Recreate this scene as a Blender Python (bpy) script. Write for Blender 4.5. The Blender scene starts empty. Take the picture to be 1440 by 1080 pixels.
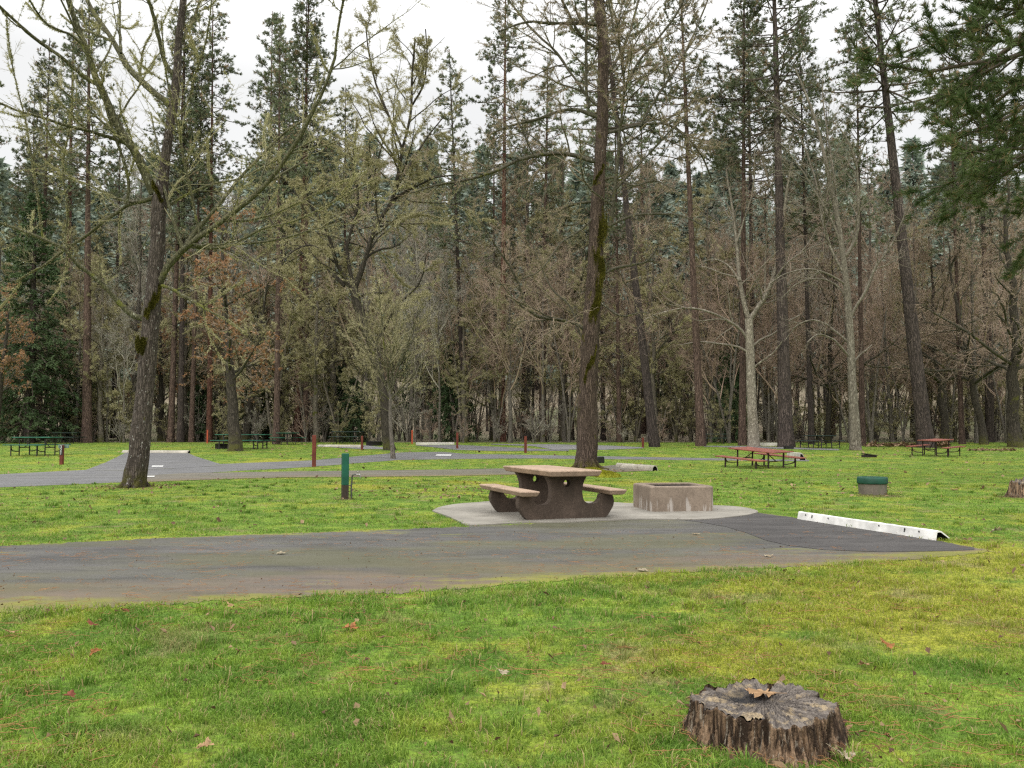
import bpy, math, random
import numpy as np
from mathutils import Vector, Matrix

rng = np.random.default_rng(7)
random.seed(7)
scene = bpy.context.scene
COL = scene.collection
PI = math.pi

# ------------------------------------------------------------------ camera model
F = 1250.0
HOR = 608.0
CAMZ = 1.38
PITCH = math.atan((HOR - 540.0) / F)


def ray(px, py):
    u = (np.asarray(px, float) - 720.0) / F
    v = (540.0 - np.asarray(py, float)) / F
    c, s = math.cos(PITCH), math.sin(PITCH)
    return u, c - v * s, s + v * c


def sstep(t):
    t = np.clip(t, 0.0, 1.0)
    return t * t * (3 - 2 * t)


def gz(Y):
    """height of the lawn: level near the camera, rising gently to the wood"""
    return 0.65 * sstep((np.asarray(Y, float) - 28.0) / 40.0)


def G(px, py):
    """ground point seen at a photo coordinate"""
    u, dy, dz = ray(px, py)
    lo = np.full(np.shape(dy), 1.0)
    hi = np.full(np.shape(dy), 95.0)
    for _ in range(45):
        m = (lo + hi) / 2
        above = CAMZ + dz / dy * m - gz(m) > 0
        lo = np.where(above, m, lo)
        hi = np.where(above, hi, m)
    Y = (lo + hi) / 2
    return np.stack([u / dy * Y, Y, gz(Y)], -1)


def W(px, py, Y):
    u, dy, dz = ray(px, py)
    return np.stack([u / dy * Y, np.full(np.shape(u), 1.0) * Y, CAMZ + dz / dy * Y], -1)


# ------------------------------------------------------------------ mesh helpers
class MB:
    """collects vertices and faces for ONE mesh object"""

    def __init__(self):
        self.V, self.F, self.M, self.T, self.n = [], [], [], [], 0

    def add(self, V, Fs, mat=0, tint=None):
        V = np.asarray(V, float).reshape(-1, 3)
        Fs = np.asarray(Fs, np.int64)
        if len(V) == 0 or len(Fs) == 0:
            return self
        self.V.append(V)
        self.F.append(Fs + self.n)
        self.M.append(np.full(len(Fs), mat, np.int32))
        self.T.append(np.full(len(V), 0.5) if tint is None else np.broadcast_to(np.asarray(tint, float), (len(V),)))
        self.n += len(V)
        return self

    def poly(self, V, polys, mat=0):
        for p in polys:
            self.add(np.asarray(V, float)[list(p)], [list(range(len(p)))], mat)
        return self

    def mesh(self, name, mats, smooth=True, uv=None):
        me = bpy.data.meshes.new(name)
        V = np.concatenate(self.V)
        loops = np.concatenate([f.ravel() for f in self.F]).astype(np.int32)
        tot = np.concatenate([np.full(len(f), f.shape[1], np.int32) for f in self.F])
        start = np.concatenate([[0], np.cumsum(tot)[:-1]]).astype(np.int32)
        me.vertices.add(len(V))
        me.vertices.foreach_set("co", V.astype(np.float32).ravel())
        me.loops.add(len(loops))
        me.loops.foreach_set("vertex_index", loops)
        me.polygons.add(len(tot))
        me.polygons.foreach_set("loop_start", start)
        me.polygons.foreach_set("loop_total", tot)
        me.polygons.foreach_set("material_index", np.concatenate(self.M))
        me.polygons.foreach_set("use_smooth", np.full(len(tot), bool(smooth)))
        at = me.attributes.new("tint", "FLOAT", "POINT")
        at.data.foreach_set("value", np.concatenate(self.T).astype(np.float32))
        if uv is not None:
            l = me.uv_layers.new(name="UVMap")
            l.data.foreach_set("uv", np.asarray(uv, np.float32)[loops].ravel())
        for m in (mats if isinstance(mats, (list, tuple)) else [mats]):
            me.materials.append(m)
        me.update(calc_edges=True)
        return me

    def build(self, name, mats, parent=None, smooth=True, uv=None, loc=None):
        return link(name, self.mesh(name, mats, smooth, uv), parent, loc)


def link(name, data, parent=None, loc=None):
    o = bpy.data.objects.new(name, data)
    COL.objects.link(o)
    if parent is not None:
        o.parent = parent
    if loc is not None:
        o.location = loc
    return o


def tag(o, label=None, cat=None, group=None, kind=None):
    if label:
        o["label"] = label
    if cat:
        o["category"] = cat
    if group:
        o["group"] = group
    if kind:
        o["kind"] = kind
    return o


def thing(name, label, cat, loc=(0, 0, 0), rz=0.0, group=None):
    o = bpy.data.objects.new(name, None)
    o.empty_display_size = 0.2
    COL.objects.link(o)
    o.location = loc
    o.rotation_euler = (0, 0, rz)
    return tag(o, label, cat, group)


def copy_tree(root, label, loc, rot=(0, 0, 0), scale=(1, 1, 1), group=None, name=None):
    """a copy of a thing with copies of its parts and sub-parts"""
    r = root.copy()
    COL.objects.link(r)
    if name:
        r.name = name
    r.location, r.rotation_euler, r.scale = loc, rot, scale
    r["label"] = label
    if group:
        r["group"] = group
    for ch in list(root.children):
        c = ch.copy()
        COL.objects.link(c)
        c.parent = r
        for g in ch.children:
            d = g.copy()
            COL.objects.link(d)
            d.parent = c
    return r


BOXF = np.array([[0, 3, 2, 1], [4, 5, 6, 7], [0, 1, 5, 4], [1, 2, 6, 5], [2, 3, 7, 6], [3, 0, 4, 7]])


def bevel_box(mb, c, s, b=0.01, mat=0, rot=None):
    """box with chamfered edges, centre c, size s"""
    import bmesh
    bm = bmesh.new()
    bmesh.ops.create_cube(bm, size=1.0)
    for v in bm.verts:
        v.co = Vector((v.co.x * s[0], v.co.y * s[1], v.co.z * s[2]))
    if b > 0:
        bmesh.ops.bevel(bm, geom=bm.edges[:], offset=b, segments=2, affect="EDGES", profile=0.6)
    if rot is not None:
        bmesh.ops.rotate(bm, verts=bm.verts[:], cent=(0, 0, 0), matrix=rot)
    bm.verts.ensure_lookup_table()
    V = np.array([v.co[:] for v in bm.verts]) + np.asarray(c, float)
    quads = [[v.index for v in f.verts] for f in bm.faces if len(f.verts) == 4]
    tris = [[v.index for v in f.verts] for f in bm.faces if len(f.verts) == 3]
    oth = [[v.index for v in f.verts] for f in bm.faces if len(f.verts) > 4]
    bm.free()
    n0 = mb.n
    mb.V.append(V); mb.T.append(np.full(len(V), 0.5)); mb.n += len(V)
    for fs in (quads, tris):
        if fs:
            mb.F.append(np.array(fs) + n0); mb.M.append(np.full(len(fs), mat, np.int32))
    for f in oth:
        mb.F.append(np.array([f]) + n0); mb.M.append(np.array([mat], np.int32))
    return mb


def prism(mb, poly, y0, y1, mat=0, axis="y"):
    """extrude a closed outline (list of (a,b)); axis y: outline in xz, axis z: outline in xy"""
    n = len(poly)
    P = np.asarray(poly, float)
    if axis == "y":
        A = np.stack([P[:, 0], np.full(n, y0), P[:, 1]], 1)
        B = np.stack([P[:, 0], np.full(n, y1), P[:, 1]], 1)
    else:
        A = np.stack([P[:, 0], P[:, 1], np.full(n, y0)], 1)
        B = np.stack([P[:, 0], P[:, 1], np.full(n, y1)], 1)
    i = np.arange(n); j = (i + 1) % n
    mb.add(np.concatenate([A, B]), np.stack([i, j, j + n, i + n], 1), mat)
    mb.add(A, [list(range(n))[::-1]], mat)
    mb.add(B, [list(range(n))], mat)
    return mb


def lathe(mb, prof, S=32, mat=0, c=(0, 0, 0)):
    prof = np.asarray(prof, float)
    a = np.arange(S) / S * 2 * PI
    V = np.stack([prof[:, None, 0] * np.cos(a), prof[:, None, 0] * np.sin(a), np.repeat(prof[:, 1:2], S, 1)], -1) + np.asarray(c, float)
    K = len(prof)
    k = np.arange(K - 1)[:, None]; s = np.arange(S)[None, :]; s2 = (s + 1) % S
    mb.add(V, np.stack([k * S + s, k * S + s2, (k + 1) * S + s2, (k + 1) * S + s], -1).reshape(-1, 4), mat)
    return mb


def nrm(v):
    return v / np.maximum(np.linalg.norm(v, axis=-1, keepdims=True), 1e-9)


def tubes(mb, P, R, S=3, mat=0, tint=None):
    """P (M,K,3) centre lines, R (M,K) or (M,K,S) radii"""
    P = np.asarray(P, float)
    if P.ndim == 2:
        P = P[None]
    R = np.asarray(R, float)
    if R.ndim == 1:
        R = R[None]
    if R.ndim == 2:
        R = np.repeat(R[:, :, None], S, 2)
    M, K, _ = P.shape
    T = nrm(np.gradient(P, axis=1))
    m = nrm(T.mean(1))
    ref = np.where(np.abs(m[:, 2:3]) > 0.8, np.array([[1.0, 0, 0]]), np.array([[0, 0, 1.0]]))
    ref = np.repeat(ref[:, None], K, 1)
    N = nrm(ref - (ref * T).sum(-1, keepdims=True) * T)
    B = np.cross(T, N)
    a = np.arange(S) / S * 2 * PI
    V = P[:, :, None] + R[..., None] * (np.cos(a)[:, None] * N[:, :, None] + np.sin(a)[:, None] * B[:, :, None])
    i = np.arange(M)[:, None, None] * K * S
    k = np.arange(K - 1)[None, :, None] * S
    s = np.arange(S)[None, None, :]; s2 = (s + 1) % S
    Fq = np.stack([i + k + s, i + k + s2, i + k + S + s2, i + k + S + s], -1).reshape(-1, 4)
    if tint is not None:
        tint = np.repeat(np.asarray(tint, float), K * S)
    mb.add(V, Fq, mat, tint)
    return mb


def bars(mb, segs, r, S=8, mat=0):
    for a, b in segs:
        P = np.array([a, b], float)
        tubes(mb, P, np.full(2, r), S, mat)
        # closed ends
    return mb


def lin(a, b, n):
    return np.linspace(a, b, n)


def resample(P, K):
    P = np.asarray(P, float)
    # Catmull-Rom then even arc length
    n = len(P)
    Q = np.concatenate([[2 * P[0] - P[1]], P, [2 * P[-1] - P[-2]]])
    out = []
    for i in range(n - 1):
        p0, p1, p2, p3 = Q[i:i + 4]
        for t in np.linspace(0, 1, 10, endpoint=False):
            out.append(0.5 * (2 * p1 + (p2 - p0) * t + (2 * p0 - 5 * p1 + 4 * p2 - p3) * t * t + (3 * p1 - p0 - 3 * p2 + p3) * t ** 3))
    out.append(P[-1])
    out = np.array(out)
    d = np.concatenate([[0], np.cumsum(np.linalg.norm(np.diff(out[:, :3], axis=0), axis=1))])
    x = np.linspace(0, d[-1], K)
    return np.stack([np.interp(x, d, out[:, j]) for j in range(out.shape[1])], 1)


# ------------------------------------------------------------------ tree growth
def grow(P, R, n, tr, ang, ln, K, wander, trop, rg, rr=0.012, rmin=0.004, absolute=False, taper=0.75, side=None, rk=(0.4, 0.7)):
    """children of every branch: n each (or an array of counts)"""
    M, Kp, _ = P.shape
    idx = np.repeat(np.arange(M), n)
    N = len(idx)
    t = tr[0] + (tr[1] - tr[0]) * rg.random(N)
    x = t * (Kp - 1)
    i0 = np.minimum(x.astype(int), Kp - 2)
    w = (x - i0)[:, None]
    A, Bp = P[idx, i0], P[idx, i0 + 1]
    st = A * (1 - w) + Bp * w
    rp = R[idx, i0] * (1 - w[:, 0]) + R[idx, i0 + 1] * w[:, 0]
    T = nrm(Bp - A)
    q = rg.normal(size=(N, 3))
    if side is not None:
        q = q * np.asarray(side, float)
    q = nrm(q - (q * T).sum(-1, keepdims=True) * T)
    a = np.radians(ang[0] + (ang[1] - ang[0]) * rg.random(N))[:, None]
    d = np.cos(a) * T + np.sin(a) * q
    Lp = np.linalg.norm(np.diff(P, axis=1), axis=-1).sum(1)[idx]
    L = ln[0] + (ln[1] - ln[0]) * rg.random(N)
    if not absolute:
        L = L * Lp * (1.2 - 0.75 * t)
    out = np.empty((N, K, 3))
    out[:, 0] = st
    step = (L / (K - 1))[:, None]
    up = np.array([0, 0, 1.0])
    for k in range(1, K):
        tv = trop(k / (K - 1)) if callable(trop) else trop
        d = nrm(d + wander * rg.normal(size=(N, 3)) + tv * up)
        out[:, k] = out[:, k - 1] + d * step
    r0 = np.clip(np.minimum(rp * (rk[0] + (rk[1] - rk[0]) * rg.random(N)), rr * L), rmin, None)
    s = np.linspace(0, 1, K)
    rad = np.maximum(r0[:, None] * (1 - taper * s), rmin * 0.55)
    return out, rad


def along(P, n, rg, lo=0.0, hi=1.0, clump=0.0):
    """n random points on the branches and their directions"""
    M, K, _ = P.shape
    Lp = np.linalg.norm(np.diff(P, axis=1), axis=-1).sum(1)
    if clump:
        Lp = Lp * rg.random(M) ** clump
    i = rg.choice(M, n, p=Lp / Lp.sum())
    x = (lo + (hi - lo) * rg.random(n)) * (K - 1)
    k = np.minimum(x.astype(int), K - 2)
    w = (x - k)[:, None]
    return P[i, k] * (1 - w) + P[i, k + 1] * w, nrm(P[i, k + 1] - P[i, k])


def spikes(mb, pos, dirs, n, L, Wd, spread, rg, mat=0, bias=(0, 0, 0), tint=None):
    """n slim triangles fanning out from every point"""
    N = len(pos)
    d = nrm(np.repeat(dirs, n, 0) + spread * rg.normal(size=(N * n, 3)) + np.asarray(bias, float))
    p = np.repeat(pos, n, 0)
    sd = nrm(np.cross(d, rg.normal(size=(N * n, 3))))
    l = (L * (0.6 + 0.7 * rg.random(N * n)))[:, None]
    w = Wd * 0.5
    V = np.stack([p - sd * w * 0.4, p + d * l * 0.45 + sd * w, p + d * l, p + d * l * 0.45 - sd * w], 1)
    Fq = np.arange(N * n * 4).reshape(-1, 4)
    t = rg.random(N) if tint is None else tint
    mb.add(V, Fq, mat, np.repeat(t, n * 4))
    return mb


# ------------------------------------------------------------------ materials
def new_mat(name):
    m = bpy.data.materials.new(name)
    m.use_nodes = True
    nt = m.node_tree
    nt.nodes.clear()
    out = nt.nodes.new("ShaderNodeOutputMaterial")
    return m, nt, out


class NT:
    def __init__(self, name):
        self.m, self.nt, self.out = new_mat(name)

    def n(self, t, **kw):
        nd = self.nt.nodes.new(t)
        for k, v in kw.items():
            setattr(nd, k, v)
        return nd

    def l(self, a, b):
        self.nt.links.new(a, b)

    def val(self, sock, v):
        if isinstance(v, (int, float)):
            sock.default_value = v
        elif isinstance(v, (tuple, list)):
            sock.default_value = tuple(v) + ((1,) if len(v) == 3 and sock.type == "RGBA" else ())
        else:
            self.l(v, sock)

    def noise(self, vec, scale, detail=4, rough=0.6, dist=0.0):
        nd = self.n("ShaderNodeTexNoise")
        nd.inputs["Scale"].default_value = scale
        nd.inputs["Detail"].default_value = detail
        nd.inputs["Roughness"].default_value = rough
        nd.inputs["Distortion"].default_value = dist
        if vec is not None:
            self.l(vec, nd.inputs["Vector"])
        return nd.outputs["Fac"]

    def vor(self, vec, scale, feature="F1", out="Distance"):
        nd = self.n("ShaderNodeTexVoronoi", feature=feature)
        nd.inputs["Scale"].default_value = scale
        self.l(vec, nd.inputs["Vector"])
        return nd.outputs[out]

    def ramp(self, fac, stops):
        nd = self.n("ShaderNodeMapRange", interpolation_type="SMOOTHSTEP")
        self.val(nd.inputs["Value"], fac)
        nd.inputs["From Min"].default_value = stops[0]
        nd.inputs["From Max"].default_value = stops[1]
        return nd.outputs["Result"]

    def mix(self, fac, a, b, blend="MIX"):
        nd = self.n("ShaderNodeMix", data_type="RGBA", blend_type=blend)
        self.val(nd.inputs["Factor"], fac)
        self.val(nd.inputs["A"] if False else nd.inputs[6], a)
        self.val(nd.inputs[7], b)
        return nd.outputs[2]

    def math(self, op, a, b=0.0, clamp=False):
        nd = self.n("ShaderNodeMath", operation=op)
        nd.use_clamp = clamp
        self.val(nd.inputs[0], a)
        self.val(nd.inputs[1], b)
        return nd.outputs[0]

    def mapping(self, vec, scale=(1, 1, 1), loc=(0, 0, 0), rot=(0, 0, 0)):
        nd = self.n("ShaderNodeMapping")
        self.l(vec, nd.inputs["Vector"])
        nd.inputs["Scale"].default_value = scale
        nd.inputs["Location"].default_value = loc
        nd.inputs["Rotation"].default_value = rot
        return nd.outputs["Vector"]

    def obj(self):
        return self.n("ShaderNodeTexCoord").outputs["Object"]

    def uv(self):
        return self.n("ShaderNodeTexCoord").outputs["UV"]

    def pos(self):
        return self.n("ShaderNodeNewGeometry").outputs["Position"]

    def attr(self, name="tint"):
        return self.n("ShaderNodeAttribute", attribute_name=name).outputs["Fac"]

    def rnd(self):
        return self.n("ShaderNodeObjectInfo").outputs["Random"]

    def bsdf(self, color, rough=0.8, bump=None, strength=0.5, dist=0.02, spec=0.3, transl=0.0, metallic=0.0):
        p = self.n("ShaderNodeBsdfPrincipled")
        self.val(p.inputs["Base Color"], color)
        self.val(p.inputs["Roughness"], rough)
        p.inputs["Specular IOR Level"].default_value = spec
        p.inputs["Metallic"].default_value = metallic
        if bump is not None:
            b = self.n("ShaderNodeBump")
            b.inputs["Strength"].default_value = strength
            b.inputs["Distance"].default_value = dist
            self.l(bump, b.inputs["Height"])
            self.l(b.outputs["Normal"], p.inputs["Normal"])
        s = p.outputs[0]
        if transl > 0:
            t = self.n("ShaderNodeBsdfTranslucent")
            self.val(t.inputs["Color"], color)
            mx = self.n("ShaderNodeMixShader")
            mx.inputs[0].default_value = transl
            self.l(s, mx.inputs[1]); self.l(t.outputs[0], mx.inputs[2])
            s = mx.outputs[0]
        self.l(s, self.out.inputs["Surface"])
        return self.m


def bark(name, dark, light, moss=None, moss_amt=0.0, scale=1.0, pale=None, pale_amt=0.5, bstr=0.9, stretch=0.22, base_moss=0.0):
    t = NT(name)
    o = t.obj()
    r = t.rnd()
    sh = t.n("ShaderNodeVectorMath", operation="ADD")
    t.l(o, sh.inputs[0])
    cx = t.n("ShaderNodeCombineXYZ")
    t.l(t.math("MULTIPLY", r, 37.0), cx.inputs[2])
    t.l(cx.outputs[0], sh.inputs[1])
    o2 = sh.outputs[0]
    v = t.mapping(o2, (scale, scale, scale * stretch))
    ridges = t.noise(v, 14, 5, 0.65, 0.4)
    wob = t.n("ShaderNodeTexNoise"); wob.inputs["Scale"].default_value = 5.0 * scale; wob.inputs["Detail"].default_value = 3; t.l(o2, wob.inputs["Vector"])
    wv = t.n("ShaderNodeVectorMath", operation="MULTIPLY_ADD"); t.l(wob.outputs["Color"], wv.inputs[0]); wv.inputs[1].default_value = (0.14, 0.14, 0.10); t.l(t.mapping(o2, (scale, scale, scale * stretch * 0.42)), wv.inputs[2])
    cells = t.vor(wv.outputs[0], 13, "DISTANCE_TO_EDGE")
    f = t.ramp(ridges, (0.36, 0.62))
    c = t.mix(f, dark, light)
    crack = t.ramp(cells, (0.0, 0.20))
    c = t.mix(crack, tuple(0.55 * k for k in dark), c)
    big = t.noise(o2, 1.3 * scale, 3)
    c = t.mix(t.math("MULTIPLY", t.ramp(big, (0.3, 0.7)), 0.55), c, tuple(0.55 * k for k in light), "MIX")
    if pale is not None:
        pf = t.ramp(t.noise(t.mapping(o2, (1, 1, 0.6)), 7.5 * scale, 4, 0.7), (0.70 - 0.24 * pale_amt, 0.74 - 0.22 * pale_amt))
        c = t.mix(t.math("MULTIPLY", pf, 0.85), c, pale)
    if moss is not None:
        mn = t.noise(o2, 1.7, 5, 0.65)
        mf = t.ramp(mn, (0.66 - 0.25 * moss_amt, 0.74 - 0.2 * moss_amt))
        if base_moss > 0:
            sx = t.n("ShaderNodeSeparateXYZ"); t.l(o, sx.inputs[0])
            low = t.ramp(sx.outputs[2], (base_moss, 0.0))
            low = t.math("MULTIPLY", low, t.ramp(t.noise(o2, 5, 3), (0.35, 0.55)))
            mf = t.math("MAXIMUM", mf, low)
        c = t.mix(t.math("MULTIPLY", mf, 0.9), c, moss)
    jit = t.math("ADD", 0.78, t.math("MULTIPLY", r, 0.44))
    mul = t.n("ShaderNodeVectorMath", operation="SCALE")
    t.l(c, mul.inputs[0]); t.l(jit, mul.inputs["Scale"])
    h = t.math("ADD", t.math("MULTIPLY", crack, 0.7), ridges)
    return t.bsdf(mul.outputs[0], 0.9, h, bstr, 0.03, 0.15)


def twigmat(name, a, b, sc=0.6):
    t = NT(name)
    o = t.obj()
    c = t.mix(t.ramp(t.noise(o, sc, 3), (0.35, 0.65)), a, b)
    c = t.mix(t.math("MULTIPLY", t.rnd(), 0.35), c, tuple(0.5 * k for k in a))
    return t.bsdf(c, 0.9, spec=0.1)


def leafmat(name, a, b, c3=None, transl=0.25, sc=0.5, jitter=0.35):
    t = NT(name)
    o = t.obj()
    n1 = t.ramp(t.noise(o, sc, 3), (0.35, 0.65))
    c = t.mix(n1, a, b)
    ti = t.attr()
    c = t.mix(t.math("MULTIPLY", ti, 0.5), c, tuple(0.45 * k for k in a))
    if c3 is not None:
        c = t.mix(t.ramp(ti, (0.86, 0.93)), c, c3)
    jit = t.math("ADD", 1.0 - jitter / 2, t.math("MULTIPLY", t.rnd(), jitter))
    mul = t.n("ShaderNodeVectorMath", operation="SCALE")
    t.l(c, mul.inputs[0]); t.l(jit, mul.inputs["Scale"])
    return t.bsdf(mul.outputs[0], 0.75, spec=0.15, transl=transl)


def plain(name, col, rough=0.7, var=0.25, sc=6.0, bump=0.3, metallic=0.0, spec=0.3, dist=0.005):
    t = NT(name)
    o = t.obj()
    n1 = t.noise(o, sc, 5, 0.65)
    n2 = t.noise(o, sc * 9, 3)
    c = t.mix(t.ramp(n1, (0.3, 0.7)), tuple(k * (1 - var) for k in col), tuple(min(1, k * (1 + var)) for k in col))
    c = t.mix(t.math("MULTIPLY", n2, 0.35), c, tuple(k * 0.6 for k in col))
    return t.bsdf(c, rough, t.math("ADD", n1, t.math("MULTIPLY", n2, 0.5)), bump, dist, spec, metallic=metallic)


# --- lawn colour shared by the ground sheet and the blades, from world position
YELLOW = [(3.2, 7.2, 3.0), (1.4, 5.6, 1.3), (6.0, 9.5, 3.0), (-1.2, 24.5, 2.0), (-4.0, 22.5, 1.8), (3.9, 24.0, 2.3), (-9.5, 38.0, 3.5), (-3.5, 27, 1.2), (9, 14, 1.6)]


SOIL = []
for (px_, py_, r_) in ((188, 685, 0.75), (1075, 1032, 0.42), (825, 661, 0.7), (485, 702, 0.3), (1429, 699, 0.55), (331, 634, 1.0), (1060, 628, 0.9), (1203, 633, 0.9), (1302, 629, 1.5), (1430, 629, 1.6), (551, 645, 0.5), (1235, 697, 0.6)):
    q_ = G(px_, py_)
    SOIL.append((float(q_[0]), float(q_[1]), r_))


def lawn_colour(t):
    p = t.pos()
    big = t.noise(p, 0.33, 4, 0.6)
    mid = t.noise(p, 1.6, 5, 0.7)
    fine = t.noise(p, 9.0, 4, 0.7)
    zone = None
    for (x, y, r) in YELLOW:
        d = t.n("ShaderNodeVectorMath", operation="DISTANCE")
        t.l(p, d.inputs[0]); d.inputs[1].default_value = (x, y, gz(y))
        f = t.ramp(d.outputs["Value"], (r, 0.0))
        zone = f if zone is None else t.math("MAXIMUM", zone, f)
    ye = t.ramp(t.math("ADD", t.math("ADD", t.math("MULTIPLY", big, 0.5), t.math("MULTIPLY", mid, 0.5)), t.math("MULTIPLY", zone, 0.20)), (0.475, 0.66))
    g = t.mix(t.ramp(mid, (0.38, 0.62)), (0.105, 0.210, 0.026), (0.235, 0.365, 0.048))
    c = t.mix(t.math("MULTIPLY", ye, 0.75), g, (0.42, 0.385, 0.046))
    br = t.ramp(t.noise(t.mapping(p, (1, 1, 1), (13, 7, 0)), 1.05, 6, 0.72), (0.54, 0.66))
    c = t.mix(t.math("MULTIPLY", br, 0.7), c, (0.34, 0.275, 0.145))
    soil = None
    for (x, y, r) in SOIL:
        d = t.n("ShaderNodeVectorMath", operation="DISTANCE")
        t.l(p, d.inputs[0]); d.inputs[1].default_value = (x, y, gz(y))
        f = t.ramp(t.math("ADD", d.outputs["Value"], t.math("MULTIPLY", t.noise(p, 3.0, 4, 0.7), 0.9 * r)), (1.45 * r, 0.95 * r))
        soil = f if soil is None else t.math("MAXIMUM", soil, f)
    c = t.mix(t.math("MULTIPLY", soil, 0.8), c, (0.125, 0.085, 0.05))
    c = t.mix(t.ramp(fine, (0.42, 0.72)), c, t.mix(0.5, c, (0.03, 0.06, 0.008)))
    return c, fine


t = NT("lawn_ground")
c, fine = lawn_colour(t)
p = t.pos()
c = t.mix(t.math("MULTIPLY", t.ramp(t.noise(p, 26, 4, 0.7), (0.38, 0.62)), 0.6), c, (0.075, 0.075, 0.026))
c = t.mix(t.ramp(t.noise(t.mapping(p, (1, 1, 1), (3, 1, 0)), 14, 3, 0.6), (0.69, 0.76)), c, (0.20, 0.13, 0.07))
M_LAWN = t.bsdf(c, 0.95, t.math("ADD", t.noise(p, 35, 4, 0.7), t.noise(p, 6, 3)), 0.8, 0.05, 0.1)

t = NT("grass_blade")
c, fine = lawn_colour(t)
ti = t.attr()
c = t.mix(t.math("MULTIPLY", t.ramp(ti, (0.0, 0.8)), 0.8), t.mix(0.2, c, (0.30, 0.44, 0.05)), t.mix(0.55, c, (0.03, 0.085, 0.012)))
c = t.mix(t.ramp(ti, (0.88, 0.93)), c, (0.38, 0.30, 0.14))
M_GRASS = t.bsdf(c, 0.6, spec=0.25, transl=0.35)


def asphalt(name, a, b, mossy, brown, wet=0.0, mscale=1.0):
    t = NT(name)
    p = t.pos()
    st = t.mapping(p, (0.35, 1.0, 1.0))
    n1 = t.noise(st, 1.1, 6, 0.65)
    sp = t.noise(p, 160, 2, 0.5)
    c = t.mix(t.ramp(n1, (0.35, 0.65)), a, b)
    c = t.mix(t.ramp(sp, (0.5, 0.72)), c, tuple(min(1, k * 1.6 + 0.01) for k in b))
    c = t.mix(t.ramp(sp, (0.48, 0.25)), c, tuple(k * 0.45 for k in a))
    wv = t.n("ShaderNodeVectorMath", operation="ADD"); t.l(p, wv.inputs[0])
    nz_ = t.n("ShaderNodeTexNoise"); nz_.inputs["Scale"].default_value = 1.6; nz_.inputs["Detail"].default_value = 6; t.l(p, nz_.inputs["Vector"]); t.l(nz_.outputs["Color"], wv.inputs[1])
    ckl = t.ramp(t.vor(t.mapping(wv.outputs[0], (0.5, 0.6, 1)), 0.55, "DISTANCE_TO_EDGE"), (0.0045, 0.001))
    c = t.mix(t.math("MULTIPLY", ckl, t.math("MULTIPLY", t.ramp(t.noise(p, 0.8, 3), (0.45, 0.55)), 0.6)), c, tuple(k * 0.45 for k in a))
    c = t.mix(t.math("MULTIPLY", t.ramp(t.noise(st, 3.4, 6, 0.75), (0.48, 0.62)), 0.45), c, tuple(k * 0.62 for k in a))
    c = t.mix(t.math("MULTIPLY", t.ramp(t.noise(t.mapping(p, (0.2, 1, 1), (5, 2, 0)), 1.7, 5, 0.7), (0.52, 0.66)), 0.5), c, tuple(min(1, k * 1.35) for k in b))
    sx = t.n("ShaderNodeSeparateXYZ"); t.l(t.uv(), sx.inputs[0])
    v = sx.outputs[1]                                   # metres from the near edge
    w = sx.outputs[0]                                   # metres from the far edge
    if brown:
        bf = t.ramp(t.math("ADD", t.math("MULTIPLY", v, 0.4), t.math("MULTIPLY", t.noise(st, 0.9, 5, 0.7), 1.5)), (1.4, 0.75))
        c = t.mix(t.math("MULTIPLY", bf, 0.75), c, (0.150, 0.105, 0.068))
    if mossy:
        mn = t.math("ADD", t.math("MULTIPLY", t.noise(st, 2.6 * mscale, 6, 0.72), 0.5), t.math("MULTIPLY", t.noise(st, 0.55, 4, 0.6), 0.5))
        e = t.math("ADD", mn, t.math("MULTIPLY", t.ramp(v, (0.9, 0.0)), 0.12))
        e = t.math("ADD", e, t.math("MULTIPLY", t.ramp(w, (0.16, 0.0)), 0.10))
        mf = t.ramp(e, (0.56, 0.68))
        c = t.mix(t.math("MULTIPLY", mf, 0.8 * mossy), c, t.mix(t.noise(p, 9, 3), (0.10, 0.115, 0.010), (0.26, 0.25, 0.02)))
        film = t.ramp(t.noise(st, 0.7, 4, 0.6), (0.42, 0.62))
        c = t.mix(t.math("MULTIPLY", film, 0.5 * mossy), c, (0.090, 0.088, 0.032))
    ro = t.mix(t.ramp(t.noise(st, 0.6, 4), (0.5, 0.62)), (0.82, 0.82, 0.82), (0.82 - wet,) * 3)
    return t.bsdf(c, ro, t.math("ADD", sp, t.math("MULTIPLY", n1, 2)), 0.5, 0.008, 0.35)


M_PAD = asphalt("asphalt_pad", (0.043, 0.041, 0.038), (0.082, 0.078, 0.072), 1.0, True, 0.35)
M_PATCH = asphalt("asphalt_dark", (0.033, 0.030, 0.029), (0.062, 0.057, 0.054), 0.0, False, 0.2)
M_ROAD = asphalt("asphalt_road", (0.095, 0.094, 0.096), (0.135, 0.133, 0.136), 0.15, False, 0.3)
M_PATH = asphalt("asphalt_path", (0.095, 0.085, 0.068), (0.14, 0.125, 0.10), 0.55, True, 0.1)
M_FARROAD = asphalt("asphalt_far", (0.135, 0.133, 0.134), (0.175, 0.172, 0.172), 0.0, False, 0.2)
M_PAINT = plain("road_paint", (0.6, 0.6, 0.58), 0.7, 0.2, 8, 0.1)


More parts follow.
